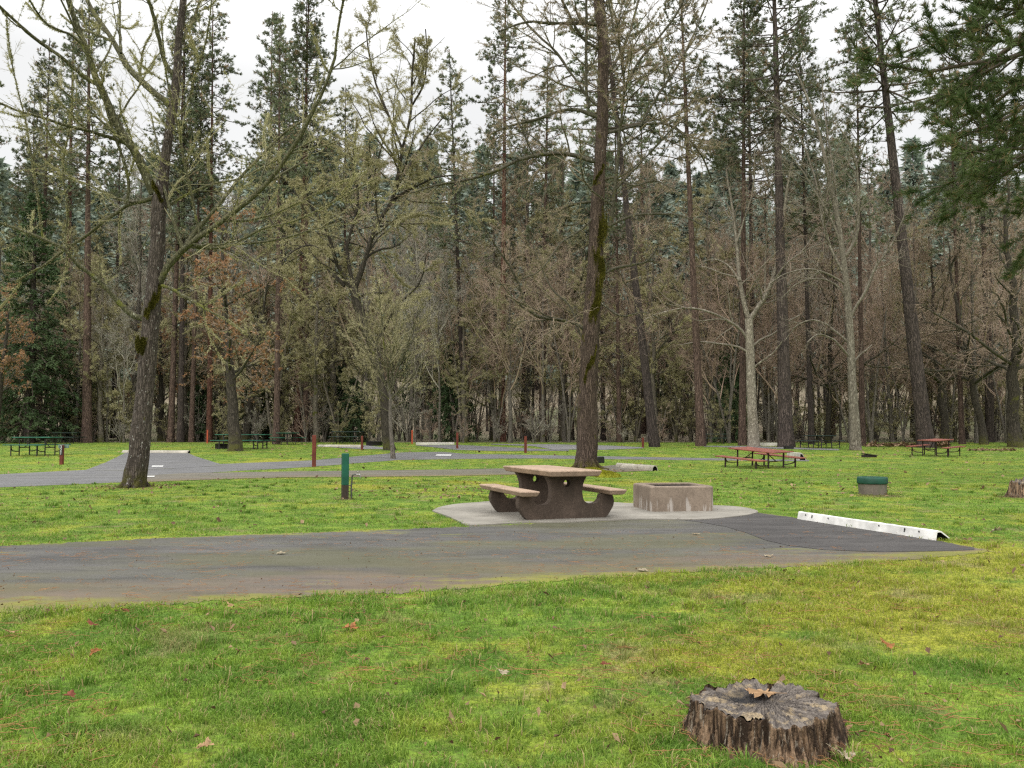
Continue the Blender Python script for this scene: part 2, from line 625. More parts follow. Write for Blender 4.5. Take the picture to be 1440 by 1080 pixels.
def concrete(name, col, stain=None, agg=0.0, sc=1.0, drip=False, bstr=0.4):
    t = NT(name)
    o = t.obj()
    n1 = t.noise(o, 2.2 * sc, 6, 0.68)
    sp = t.noise(o, 90 * sc, 2)
    c = t.mix(t.ramp(n1, (0.3, 0.7)), tuple(k * 0.74 for k in col), tuple(k * 1.18 for k in col))
    if agg:
        vo = t.n("ShaderNodeTexVoronoi"); vo.inputs["Scale"].default_value = 75 * sc; t.l(o, vo.inputs["Vector"])
        hsv = t.n("ShaderNodeSeparateColor"); t.l(vo.outputs["Color"], hsv.inputs[0])
        c = t.mix(t.math("MULTIPLY", t.ramp(hsv.outputs[0], (0.55, 0.9)), agg), c, tuple(min(1, k * 1.7) for k in col))
        c = t.mix(t.math("MULTIPLY", t.ramp(hsv.outputs[1], (0.6, 0.95)), agg), c, tuple(k * 0.4 for k in col))
    if stain is not None:
        c = t.mix(t.math("MULTIPLY", t.ramp(t.noise(t.mapping(o, (1, 1, 0.35)), 3.1 * sc, 5, 0.7), (0.5, 0.66)), 0.75), c, stain)
    if drip:
        sx = t.n("ShaderNodeSeparateXYZ"); t.l(o, sx.inputs[0])
        dn = t.noise(t.mapping(o, (1, 1, 0.13)), 13, 4, 0.6)
        low = t.ramp(sx.outputs[2], (0.36, 0.10))
        d = t.ramp(t.math("ADD", dn, t.math("MULTIPLY", low, 0.13)), (0.62, 0.72))
        d = t.math("MULTIPLY", d, low)
        c = t.mix(t.math("MULTIPLY", d, 0.75), c, (0.42, 0.385, 0.35))
        hz = t.ramp(t.noise(o, 4.3, 5, 0.75), (0.6, 0.7))
        c = t.mix(t.math("MULTIPLY", hz, 0.5), c, (0.05, 0.04, 0.035))
    return t.bsdf(c, 0.9, t.math("ADD", sp, n1), bstr, 0.008, 0.2)


M_SLAB = concrete("pad_concrete", (0.235, 0.218, 0.188), (0.17, 0.155, 0.13), 0.0, 0.5)
M_AGG = concrete("table_aggregate", (0.330, 0.240, 0.175), (0.25, 0.185, 0.135), 0.4, 1.0)
M_TRESTLE = concrete("trestle_concrete", (0.078, 0.058, 0.045), (0.048, 0.037, 0.029), 0.35, 1.0)
M_FIREBOX = concrete("firebox_concrete", (0.215, 0.170, 0.132), (0.135, 0.104, 0.080), 0.25, 1.0, True)
M_RUST = plain("soot_steel", (0.035, 0.028, 0.026), 0.8, 0.4, 9, 0.4)
M_ASH = plain("ash", (0.10, 0.095, 0.09), 0.95, 0.5, 14, 0.8, dist=0.03)
M_BLACK = plain("black_steel", (0.018, 0.016, 0.016), 0.55, 0.3, 8, 0.15)
M_DARKIN = plain("dark_hollow", (0.012, 0.011, 0.010), 0.95, 0.2, 5, 0.1)


def worn_paint(name, col, under, amt=0.45, sc=5.0, stretch=(1, 1, 1), rough=0.6):
    t = NT(name)
    o = t.obj()
    n1 = t.noise(t.mapping(o, stretch), sc, 6, 0.72)
    n2 = t.noise(o, sc * 0.5, 3)
    c = t.mix(t.ramp(n2, (0.3, 0.7)), tuple(k * 0.75 for k in col), tuple(min(0.9, k * 1.2) for k in col))
    c = t.mix(t.ramp(n1, (0.72 - 0.2 * amt, 0.78 - 0.15 * amt)), c, under)
    return t.bsdf(c, rough, n1, 0.3, 0.006, 0.3)


M_GREENPOST = worn_paint("green_post_paint", (0.009, 0.082, 0.050), (0.05, 0.042, 0.030), 0.3, 7, (1, 1, 0.15))
M_POSTBASE = worn_paint("post_rotten_base", (0.045, 0.032, 0.024), (0.022, 0.018, 0.014), 0.7, 9, (1, 1, 0.2))
M_REDPOST = worn_paint("redbrown_post_paint", (0.135, 0.030, 0.018), (0.07, 0.03, 0.022), 0.5, 6, (1, 1, 0.2))
M_ORANGEPOST = plain("orange_marker_paint", (0.40, 0.07, 0.03), 0.6, 0.2, 6, 0.1)
M_STOPWHITE = worn_paint("white_stop_paint", (0.66, 0.65, 0.62), (0.40, 0.37, 0.32), 0.15, 6)
M_STOPFAR = worn_paint("dull_white_stop_paint", (0.48, 0.46, 0.41), (0.3, 0.27, 0.22), 0.5, 5)
M_STOPOLD = worn_paint("weathered_stop_paint", (0.38, 0.35, 0.29), (0.17, 0.145, 0.11), 0.8, 5, (1, 1, 1))
M_REDTABLE = worn_paint("red_table_paint", (0.205, 0.062, 0.042), (0.15, 0.09, 0.075), 0.6, 6, (4, 0.4, 1))
M_GREENTABLE = worn_paint("green_table_paint", (0.025, 0.115, 0.072), (0.10, 0.16, 0.13), 0.5, 6, (4, 0.4, 1))
M_DARKTABLE = worn_paint("dark_table_paint", (0.028, 0.048, 0.042), (0.06, 0.075, 0.07), 0.5, 6, (4, 0.4, 1))
M_FRAME = plain("table_frame_steel", (0.022, 0.018, 0.018), 0.5, 0.3, 8, 0.1, spec=0.4)
M_RUSTFRAME = worn_paint("red_frame_steel", (0.035, 0.02, 0.018), (0.13, 0.04, 0.025), 0.6, 10)
M_GREENRIM = worn_paint("green_rim_paint", (0.012, 0.062, 0.040), (0.05, 0.05, 0.035), 0.5, 8)
M_RINGCONC = concrete("ring_concrete", (0.145, 0.125, 0.10), (0.10, 0.11, 0.07), 0.3, 1.0)
M_PIPE = plain("faucet_pipe", (0.10, 0.10, 0.10), 0.45, 0.3, 12, 0.1, metallic=0.6)
M_BRASS = plain("faucet_metal", (0.32, 0.31, 0.29), 0.35, 0.2, 12, 0.1, metallic=0.8)
M_WHITETXT = plain("sign_white", (0.75, 0.75, 0.72), 0.6, 0.1, 6, 0.05)
M_SIGNDARK = plain("sign_plate_dark", (0.02, 0.025, 0.03), 0.5, 0.2, 6, 0.05)

# barks
M_BARK_MAPLE = bark("bark_maple", (0.060, 0.047, 0.040), (0.150, 0.122, 0.106), (0.075, 0.072, 0.012), 0.12, 1.6, (0.46, 0.45, 0.42), 0.30, 0.8, 0.3, 0.6)
M_BARK_CENTER = bark("bark_center", (0.068, 0.048, 0.038), (0.175, 0.128, 0.10), (0.085, 0.078, 0.010), 0.30, 1.5, (0.36, 0.35, 0.33), 0.05, 1.0, 0.2, 0.5)
M_BARK_LIMB = bark("bark_limb", (0.075, 0.072, 0.042), (0.165, 0.155, 0.092), (0.13, 0.135, 0.030), 0.42, 1.8, (0.34, 0.34, 0.26), 0.4, 0.6, 0.4)
M_BARK_LIMBDARK = bark("bark_limb_dark", (0.055, 0.050, 0.036), (0.125, 0.115, 0.082), (0.085, 0.085, 0.020), 0.36, 1.8, (0.30, 0.30, 0.24), 0.3, 0.6, 0.4)
M_BARK_PINE = bark("bark_pine", (0.066, 0.044, 0.036), (0.180, 0.122, 0.098), None, 0, 0.9, (0.30, 0.21, 0.17), 0.35, 1.0, 0.25)
M_BARK_PINERED = bark("bark_pine_red", (0.070, 0.034, 0.026), (0.200, 0.098, 0.070), None, 0, 0.9, (0.30, 0.19, 0.15), 0.3, 1.0, 0.25)
M_BARK_PINEDARK = bark("bark_pine_dark", (0.046, 0.037, 0.034), (0.122, 0.095, 0.084), None, 0, 0.9, (0.19, 0.16, 0.14), 0.2, 1.0, 0.25)
M_BARK_GREY = bark("bark_grey", (0.14, 0.122, 0.102), (0.25, 0.22, 0.185), (0.07, 0.068, 0.018), 0.25, 1.2, (0.2, 0.19, 0.17), 0.2, 0.8, 0.25)
M_BARK_PLANE = bark("bark_plane", (0.18, 0.155, 0.12), (0.33, 0.29, 0.235), None, 0, 1.0, (0.38, 0.345, 0.285), 0.55, 0.25, 0.6)
M_BARK_MOSSY = bark("bark_mossy", (0.12, 0.102, 0.08), (0.22, 0.19, 0.15), (0.075, 0.078, 0.016), 0.35, 1.3, (0.2, 0.19, 0.15), 0.2, 0.8, 0.3, 0.9)
M_BARK_DARKMOSS = bark("bark_dark_mossy", (0.035, 0.030, 0.024), (0.085, 0.072, 0.056), (0.075, 0.075, 0.02), 0.25, 1.3, None, 0.2, 0.8, 0.3, 0.9)
M_TWIG_PINE = twigmat("pine_branch_wood", (0.075, 0.060, 0.050), (0.13, 0.105, 0.085))
M_TWIG_BROWN = twigmat("twig_brown", (0.29, 0.215, 0.158), (0.40, 0.315, 0.24))
M_TWIG_RED = twigmat("twig_reddish", (0.32, 0.228, 0.175), (0.42, 0.315, 0.245))
M_TWIG_GREY = twigmat("twig_grey", (0.30, 0.275, 0.225), (0.42, 0.39, 0.32))
M_TWIG_OLIVE = twigmat("twig_olive", (0.28, 0.25, 0.15), (0.40, 0.365, 0.225))
M_TWIG_PALE = twigmat("twig_pale", (0.22, 0.185, 0.145), (0.34, 0.295, 0.235))
M_LICHEN = leafmat("lichen_fluff", (0.43, 0.40, 0.19), (0.54, 0.51, 0.29), None, 0.2, 0.9)
M_LICHEN2 = leafmat("lichen_olive", (0.36, 0.325, 0.17), (0.48, 0.44, 0.25), None, 0.2, 0.7)
M_BRISTLE = leafmat("hanging_moss_brown", (0.24, 0.205, 0.13), (0.34, 0.30, 0.19), None, 0.2, 0.7)
M_ORANGE = leafmat("withered_leaf_orange", (0.29, 0.15, 0.075), (0.35, 0.215, 0.115), None, 0.3, 0.6)
M_NEEDLE = leafmat("pine_needles", (0.155, 0.185, 0.112), (0.225, 0.245, 0.150), (0.33, 0.24, 0.16), 0.2, 0.35)
M_NEEDLE_NEAR = leafmat("pine_needles_bright", (0.065, 0.098, 0.036), (0.125, 0.160, 0.062), (0.22, 0.16, 0.09), 0.25, 0.5)
M_FIR = leafmat("fir_sprays", (0.060, 0.098, 0.044), (0.105, 0.148, 0.066), None, 0.15, 0.4)
M_HILLFIR = leafmat("hill_fir_sprays", (0.25, 0.305, 0.25), (0.32, 0.37, 0.305), None, 0.1, 0.15)  # pale grey-green base colour stands in for distance haze
M_MOSSDARK = leafmat("trunk_moss", (0.080, 0.075, 0.012), (0.15, 0.135, 0.02), None, 0.1, 3.0)
M_MOSS = leafmat("moss_cushion", (0.20, 0.21, 0.015), (0.30, 0.29, 0.02), None, 0.15, 2.0)

t = NT("forest_floor")
p = t.pos()
c = t.mix(t.ramp(t.noise(p, 0.5, 6, 0.7), (0.35, 0.65)), (0.26, 0.215, 0.155), (0.36, 0.31, 0.225))
c = t.mix(t.ramp(t.noise(p, 0.09, 4, 0.6), (0.45, 0.62)), c, (0.20, 0.215, 0.12))
c = t.mix(t.ramp(t.noise(p, 7, 4, 0.7), (0.5, 0.7)), c, (0.16, 0.11, 0.065))
M_FLOOR = t.bsdf(c, 0.95, t.noise(p, 5, 5, 0.7), 0.9, 0.2, 0.1)

# ------------------------------------------------------------------ ground
def grid(mb, xs, ys, zf, mat=0):
    X, Y = np.meshgrid(xs, ys)
    Z = zf(X, Y)
    ny, nx = X.shape
    i = np.arange(ny - 1)[:, None] * nx; j = np.arange(nx - 1)[None, :]
    mb.add(np.stack([X, Y, Z], -1), np.stack([i + j, i + j + 1, i + j + 1 + nx, i + j + nx], -1).reshape(-1, 4), mat)
    return mb


ys = np.concatenate([[-400, -100, -20], np.arange(0, 90, 0.5), [95, 110, 200, 700]])
xs = np.concatenate([[-700, -200], np.arange(-90, 91, 6.0), [200, 700]])
lawn = grid(MB(), xs, ys, lambda X, Y: gz(Y)).build("ground", M_LAWN)
tag(lawn, kind="structure")

_hn = np.random.default_rng(3)
_hk = _hn.normal(size=(6, 2)) * 0.03
_hp = _hn.random(6) * 6.28


def hz(X, Y):
    n = sum(np.sin(X * k[0] + Y * k[1] + q) for k, q in zip(_hk, _hp)) / 6
    base = 0.66 + 0.6 * sstep((Y - 66) / 20)
    return base + 33 * sstep((Y - 72) / 125) * (1 + 0.35 * n) - 0.5 * sstep((66.0 - Y) / 3)


hill = grid(MB(), np.arange(-280, 281, 7.0), np.concatenate([[63, 66], np.arange(68, 260, 4.0)]), hz).build("hill", M_FLOOR)
tag(hill, kind="structure")

POLYS = []


def strip(name, top, bot, mat, z, n=150, m=10, jit=0.03, x0=None, x1=None, poly=True):
    """paved sheet between a far and a near edge, both given as photo points on the ground"""
    top, bot = np.array(top, float), np.array(bot, float)
    a = max(top[0, 0], bot[0, 0]) if x0 is None else x0
    b = min(top[-1, 0], bot[-1, 0]) if x1 is None else x1
    px = np.linspace(a, b, n)
    A = G(px, np.interp(px, top[:, 0], top[:, 1]))
    B = G(px, np.interp(px, bot[:, 0], bot[:, 1]))
    rg = np.random.default_rng(len(name) + n)
    for E in (A, B):
        k = rg.normal(size=n)
        k = np.convolve(k, np.ones(3) / 3, "same") + 0.6 * rg.normal(size=n)
        E[:, :2] *= (1 + jit * k / np.linalg.norm(E[:, :2], axis=1))[:, None]
    s = np.linspace(0, 1, m)[None, :, None]
    V = A[:, None] * (1 - s) + B[:, None] * s
    V[..., 2] = gz(V[..., 1]) + z
    wd = np.linalg.norm(A - B, axis=1)[:, None]
    uv = np.stack([wd * s[..., 0], wd * (1 - s[..., 0])], -1).reshape(-1, 2)
    i = np.arange(n - 1)[:, None] * m; j = np.arange(m - 1)[None, :]
    mb = MB().add(V, np.stack([i + j, i + j + 1, i + j + 1 + m, i + j + m], -1).reshape(-1, 4)[:, ::-1])
    o = mb.build(name, mat, uv=uv)
    tag(o, kind="structure")
    if poly:
        POLYS.append(np.concatenate([A[:, :2], B[::-1, :2]]))
    return o


strip("parking_pad", [(-600, 796), (0, 768), (300, 754), (650, 741), (850, 732), (1000, 724), (1066, 721), (1110, 726.5), (1126, 731.5), (1220, 745), (1314, 760), (1360, 768), (1400, 775)],
      [(-600, 896), (0, 862), (100, 858), (300, 846), (450, 839), (600, 832), (700, 824), (800, 816), (900, 810), (1000, 803), (1100, 798), (1200, 793), (1300, 786), (1380, 778), (1400, 776)],
      M_PAD, 0.004, 420, 24, 0.045)
strip("asphalt_patch", [(960, 731), (1010, 726), (1066, 722), (1118, 729), (1220, 745.5), (1312, 760.5), (1340, 766), (1370, 771)],
      [(960, 731.6), (985, 735), (1020, 741), (1050, 750), (1075, 760), (1110, 768), (1160, 774), (1240, 777), (1310, 776), (1370, 774)], M_PATCH, 0.008, 120, 12, 0.006, poly=False)
strip("main_road", [(-600, 690), (0, 667), (130, 660.5), (300, 653), (440, 647.5), (560, 636.5), (620, 635.4), (655, 638.3), (750, 640), (960, 643.7), (1138, 647)],
      [(-600, 722), (0, 685.5), (160, 679), (225, 676), (262, 668), (300, 664.5), (440, 656.5), (560, 647), (640, 645.6), (750, 644.8), (960, 647), (1138, 648.8)], M_ROAD, 0.006, 300, 8, 0.02)
strip("camp_path", [(190, 670), (262, 665.5), (400, 663.3), (640, 660.3), (840, 656.5), (866, 654), (872, 655.5), (918, 661.6)],
      [(190, 678.8), (300, 674.5), (400, 671.8), (640, 669.6), (840, 665), (900, 662.8), (918, 662.2)], M_PATH, 0.010, 180, 8, 0.03)
strip("parking_spur", [(120, 661.5), (150, 650), (177, 636.8), (264, 637.2), (275, 642), (312, 653.5)],
      [(120, 663), (180, 662), (264, 658), (312, 655)], M_ROAD, 0.012, 90, 8, 0.02)
strip("spur_road", [(585, 626.3), (600, 626.0), (645, 625.9), (700, 628.6), (775, 632.3), (800, 632.6)],
      [(585, 626.8), (615, 629.8), (643, 633), (700, 634.6), (800, 634.2)], M_ROAD, 0.014, 60, 6, 0.02)
strip("far_road", [(690, 624.4), (777, 625), (860, 627), (906, 629.3)], [(690, 625.2), (750, 627.6), (777, 632.3), (850, 632.6), (906, 630.6)], M_FARROAD, 0.016, 60, 6, 0.02)
strip("side_road", [(990, 626.9), (1060, 627.6), (1180, 631.6)], [(990, 628.2), (1060, 630.2), (1180, 633.6)], M_FARROAD, 0.012, 60, 6, 0.02)
strip("gravel_bay", [(446, 625.8), (509, 626), (545, 629.8)], [(446, 628), (509, 631.6), (545, 632)], M_FARROAD, 0.012, 40, 5, 0.02)

mk = MB()
for (a, b) in (((202, 657.2), (208, 655.9)), ((213, 656.9), (229, 655.4)), ((203, 671.4), (217, 669.9)), ((613, 641.3), (634, 639.6))):
    q = G([a[0], b[0], b[0] + 1, a[0] + 1], [a[1], a[1], b[1], b[1]])
    q[:, 2] += 0.02
    mk.add(q, [[0, 1, 2, 3]])
tag(mk.build("road_marking", M_PAINT, smooth=False), kind="structure")

# concrete slab under the table: rounded outline with a thickness
out = [(608, 719.6), (618, 714.5), (642, 710), (670, 707.8), (694, 706), (760, 705.5), (857, 707.5), (888, 709), (1004, 712), (1039, 714), (1058, 717.3), (1066, 720.6), (1060, 723.5), (1043, 726.5), (1006, 730.6), (975, 732),
       (900, 731.3), (808, 735), (733, 736.4), (690, 739), (658, 739.9), (646, 735), (631, 728)]
op = G([a for a, b in out], [b for a, b in out])
op = resample(np.concatenate([op, op[:1]]), 140)[:-1]
sl = MB()
prism(sl, op[:, :2], -0.05, 0.022, axis="z")
# a joint line scored across the slab
slab = sl.build("concrete_slab", M_SLAB, smooth=False)
tag(slab, kind="structure")
POLYS.append(op[:, :2])


def inside(px, py, poly):
    r = np.zeros(len(px), bool)
    n = len(poly)
    bb = poly.min(0), poly.max(0)
    k = np.where((px > bb[0][0]) & (px < bb[1][0]) & (py > bb[0][1]) & (py < bb[1][1]))[0]
    if len(k) == 0:
        return r
    x, y = px[k], py[k]
    res = np.zeros(len(k), bool)
    for i in range(n):
        x1, y1 = poly[i]; x2, y2 = poly[(i + 1) % n]
        if y1 == y2:
            continue
        c = ((y1 > y) != (y2 > y)) & (x < (x2 - x1) * (y - y1) / (y2 - y1) + x1)
        res ^= c
    r[k] = res
    return r


# ------------------------------------------------------------------ grass
STUMP = G(1075, 1032)
STUMP2 = G(1429, 699)


def keep(x, y):
    ok = np.ones(len(x), bool)
    for pl in POLYS:
        ok &= ~inside(x, y, pl)
    ok &= np.hypot(x - STUMP[0], y - STUMP[1]) > 0.36
    return ok


def vnoise(x, y, sc, seed):
    """cheap value noise"""
    r = np.random.default_rng(seed).random((256, 256))
    u, v = x * sc, y * sc
    i, j = np.floor(u).astype(int), np.floor(v).astype(int)
    fu, fv = sstep(u - i), sstep(v - j)
    g = lambda a, b: r[a % 256, b % 256]
    return (g(i, j) * (1 - fu) + g(i + 1, j) * fu) * (1 - fv) + (g(i, j + 1) * (1 - fu) + g(i + 1, j + 1) * fu) * fv


gm = MB()
for (y0, y1, dens, L, wd) in ((3.0, 4.6, 9000, 0.058, 0.0044), (4.6, 6.5, 5800, 0.058, 0.0050), (6.5, 10, 2600, 0.064, 0.0065), (10, 16, 1000, 0.050, 0.008), (16, 30, 230, 0.052, 0.013), (30, 62, 34, 0.06, 0.026)):
    half = y1 * 0.60 + 1.2
    n = int(dens * (y1 - y0) * 2 * half)
    x = (rng.random(n) * 2 - 1) * half
    y = y0 + (y1 - y0) * rng.random(n)
    k = np.abs(x) < y * 0.60 + 1.2
    x, y = x[k], y[k]
    k = keep(x + 0.05 * rng.normal(size=len(x)), y + (0.02 + 0.10 * vnoise(x, y, 2.0, 71)) * rng.normal(size=len(x)))
    x, y = x[k], y[k]
    tuft = vnoise(x, y, 1.3, 5) * 0.6 + vnoise(x, y, 5, 6) * 0.4
    k = rng.random(len(x)) < (0.10 + 1.5 * tuft) * np.where(vnoise(x, y, 2.3, 41) * 0.6 + vnoise(x, y, 9.0, 42) * 0.4 > 0.66, 0.25, 1.0)
    x, y, tuft = x[k], y[k], tuft[k]
    n = len(x)
    h = L * (0.25 + 0.45 * rng.random(n) + 1.3 * np.clip(tuft - 0.4, 0, 1))
    az = rng.random(n) * 2 * PI
    lean = 0.25 + 0.75 * rng.random(n)
    d = np.stack([np.cos(az), np.sin(az), np.zeros(n)], 1)
    fa = rng.random(n) * 2 * PI
    sd = np.stack([np.cos(fa), np.sin(fa), np.zeros(n)], 1) * (wd * (0.6 + 0.7 * rng.random(n)))[:, None] / 2
    b = np.stack([x, y, gz(y) - 0.003], 1)
    m1 = b + d * (h * lean * 0.35)[:, None] + np.array([0, 0, 1.0]) * (h * 0.6)[:, None]
    tp = b + d * (h * lean)[:, None] + np.array([0, 0, 1.0]) * (h * (1.0 - 0.35 * lean))[:, None]
    V = np.stack([b - sd, b + sd, m1 + sd * 0.8, m1 - sd * 0.8, tp], 1)
    i = np.arange(n)[:, None] * 5
    ti = rng.random(n)
    n0 = gm.n
    tv_ = np.stack([0.85 + 0 * ti, 0.85 + 0 * ti, ti * 0.6, ti * 0.6, ti * 0.25], 1)  # roots darker: dark thatch, plus shade between blades painted in
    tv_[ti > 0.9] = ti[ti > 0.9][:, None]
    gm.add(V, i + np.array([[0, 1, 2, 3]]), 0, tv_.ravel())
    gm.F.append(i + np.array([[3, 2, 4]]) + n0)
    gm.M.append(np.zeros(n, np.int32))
# coarser tufts standing up from the turf
nt_ = 1300
ty = 3.4 + 22 * rng.random(nt_) ** 1.6
tx = (rng.random(nt_) * 2 - 1) * (ty * 0.6 + 1.0)
k = keep(tx, ty) & (vnoise(tx, ty, 0.7, 81) > 0.35)
tx, ty = tx[k], ty[k]
nb_ = 26
x = np.repeat(tx, nb_) + 0.035 * rng.normal(size=len(tx) * nb_)
y = np.repeat(ty, nb_) + 0.035 * rng.normal(size=len(tx) * nb_)
n = len(x)
h = np.repeat(0.05 + 0.06 * rng.random(len(tx)), nb_) * (0.5 + 0.6 * rng.random(n))
az = np.arctan2(y - np.repeat(ty, nb_), x - np.repeat(tx, nb_)) + 0.5 * rng.normal(size=n)
lean = 0.2 + 0.7 * rng.random(n)
d = np.stack([np.cos(az), np.sin(az), np.zeros(n)], 1)
sd = np.stack([-np.sin(az), np.cos(az), np.zeros(n)], 1) * (0.0022 + 0.00025 * y)[:, None]
b = np.stack([x, y, gz(y) - 0.003], 1)
m1 = b + d * (h * lean * 0.35)[:, None] + np.array([0, 0, 1.0]) * (h * 0.62)[:, None]
tp = b + d * (h * lean)[:, None] + np.array([0, 0, 1.0]) * (h * (1.0 - 0.4 * lean))[:, None]
V = np.stack([b - sd, b + sd, m1 + sd * 0.8, m1 - sd * 0.8, tp], 1)
i = np.arange(n)[:, None] * 5
ti = rng.random(n)
tv_ = np.stack([0.85 + 0 * ti, 0.85 + 0 * ti, ti * 0.7, ti * 0.7, ti * 0.3], 1)  # tuft roots darkened too: thatch and painted occlusion
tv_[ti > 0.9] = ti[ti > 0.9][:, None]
n0 = gm.n
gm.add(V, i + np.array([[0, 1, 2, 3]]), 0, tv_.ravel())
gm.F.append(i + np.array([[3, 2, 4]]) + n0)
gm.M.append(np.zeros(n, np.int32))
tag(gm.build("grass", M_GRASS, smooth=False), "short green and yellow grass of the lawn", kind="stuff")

# litter on the lawn: pine needles and small leaves nobody could count
nm = MB()
n = 4200
y = 3.2 + 9 * rng.random(n) ** 1.5
x = (rng.random(n) * 2 - 1) * (y * 0.6 + 0.6)
k = (vnoise(x, y, 0.9, 11) > 0.42)
x, y = x[k], y[k]
n = len(x)
a0 = vnoise(x, y, 0.8, 12) * 6 + rng.normal(size=n) * 0.7
ln = 0.05 + 0.13 * rng.random(n)
P = np.empty((n, 4, 3))
for q in range(4):
    s = (q / 3 - 0.5)
    aa = a0 + s * rng.normal(size=n) * 0.9
    P[:, q] = np.stack([x + s * ln * np.cos(aa), y + s * ln * np.sin(aa), 0.022 + 0.018 * rng.random(n)], 1)
tubes(nm, P, np.full((n, 4), 0.0015), 3)
tag(nm.build("pine_needles", plain("dry_needle", (0.27, 0.135, 0.055), 0.8, 0.4, 3, 0.1)), "dry orange pine needles strewn over the near grass", kind="stuff")

lm = MB()


def leaf_quads(mb, x, y, size, zoff, mat):
    n = len(x)
    az = rng.random(n) * 2 * PI
    u = np.stack([np.cos(az), np.sin(az), 0.5 * rng.normal(size=n)], 1)
    v = np.stack([-np.sin(az), np.cos(az), 0.5 * rng.normal(size=n)], 1)
    c = np.stack([x, y, gz(y) + zoff], 1)
    s = (size * (0.5 + 0.8 * rng.random(n)))[:, None]
    V = np.stack([c - u * s, c - v * s * 0.6 + [0, 0, 0.01], c + u * s * 0.9, c + v * s * 0.6 + [0, 0, 0.006], c + [0, 0, -0.004]], 1)
    i = np.arange(n)[:, None] * 5
    ti = np.repeat(rng.random(n), 5)
    n0 = mb.n
    mb.add(V, i + np.array([[0, 1, 4]]), mat, ti)
    for f in ([1, 2, 4], [2, 3, 4], [3, 0, 4]):
        mb.F.append(i + np.array([f]) + n0); mb.M.append(np.full(n, mat, np.int32))


t = NT("leaf_litter")
M_LITTER = t.bsdf(t.mix(t.ramp(t.attr(), (0.1, 0.95)), (0.085, 0.045, 0.025), (0.30, 0.205, 0.115)), 0.8, transl=0.15)
n = 1500
y = 4 + 56 * rng.random(n) ** 1.2
x = (rng.random(n) * 2 - 1) * (y * 0.6 + 0.6)
k = keep(x, y) & (vnoise(x, y, 0.25, 15) + 0.25 * rng.random(n) > 0.52)
leaf_quads(lm, x[k], y[k], 0.014 + 0.0016 * y[k], 0.03, 0)
n = 190
q = G(470 + 270 * rng.random(n), 678 + 26 * rng.random(n) ** 0.7)
leaf_quads(lm, q[:, 0], q[:, 1], 0.045, 0.04, 0)
n = 140
q = G(960 + 300 * rng.random(n), 655 + 45 * rng.random(n))
leaf_quads(lm, q[:, 0], q[:, 1], 0.05, 0.04, 0)
n = 700
y = 3.6 + 14 * rng.random(n) ** 1.3
x = (rng.random(n) * 2 - 1) * (y * 0.6 + 0.4)
k = (vnoise(x, y, 0.6, 91) > 0.45)
leaf_quads(lm, x[k], y[k], 0.011, 0.022, 0)
for (cx_, cy_, cn_, cr_) in ((STUMP[0], STUMP[1], 60, 0.55), (G(188, 686)[0], G(188, 686)[1], 110, 1.1), (G(825, 662)[0], G(825, 662)[1], 110, 1.3)):
    an_ = rng.random(cn_) * 6.283; rd_ = cr_ * (0.6 + 0.5 * rng.random(cn_))
    leaf_quads(lm, cx_ + rd_ * np.cos(an_), cy_ + rd_ * np.sin(an_), 0.018 + 0.0009 * cy_, 0.02, 0)
q = G(1215 + 120 * rng.random(320), 626.5 + 2.0 * rng.random(320))
leaf_quads(lm, q[:, 0], q[:, 1], 0.2, 0.08, 0)
q = G(1360 + 70 * rng.random(90), 633 + 1.3 * rng.random(90))
leaf_quads(lm, q[:, 0], q[:, 1], 0.14, 0.05, 0)
tag(lm.build("fallen_leaves", M_LITTER, smooth=False), "small dry brown leaves scattered over the lawn", kind="stuff")


def leafshape(lobes=5, r=0.06, curl=0.3, seed=0):
    rg = np.random.default_rng(seed)
    n = 40
    a = np.linspace(0, 2 * PI, n, endpoint=False)
    rad = r * (0.50 + 0.42 * np.abs(np.cos((a) * lobes / 2)) ** 0.8 + 0.10 * np.cos(a * lobes * 3)) * (1 + 0.25 * np.cos(a))
    x, y = rad * np.cos(a), rad * np.sin(a)
    z = curl * (x * x - 0.7 * y * y + 0.6 * x * y) / r + 0.08 * r * rg.normal(size=n)
    V = np.concatenate([[[0, 0, 0]], np.stack([x, y, z], 1)])
    Fc = [[0, 1 + i, 1 + (i + 1) % n] for i in range(n)]
    mb = MB().add(V, Fc, 0, np.concatenate([[0.2], 0.4 + 0.6 * rg.random(n)]))
    st = np.array([[-r * 0.5, 0, 0.002], [-r * 1.0, 0.01, 0.006], [-r * 1.5, 0.025, 0.012]])
    tubes(mb, st, np.array([0.0018, 0.0014, 0.001]), 4)
    return mb


def leafcol(name, a):
    t = NT(name)
    o = t.obj()
    c = t.mix(t.attr(), tuple(k * 0.7 for k in a), tuple(min(1, k * 1.2) for k in a))
    c = t.mix(t.ramp(t.noise(o, 45, 4), (0.5, 0.7)), c, tuple(k * 0.5 for k in a))
    return t.bsdf(c, 0.7, t.noise(o, 70, 3), 0.4, 0.004, 0.2, transl=0.15)


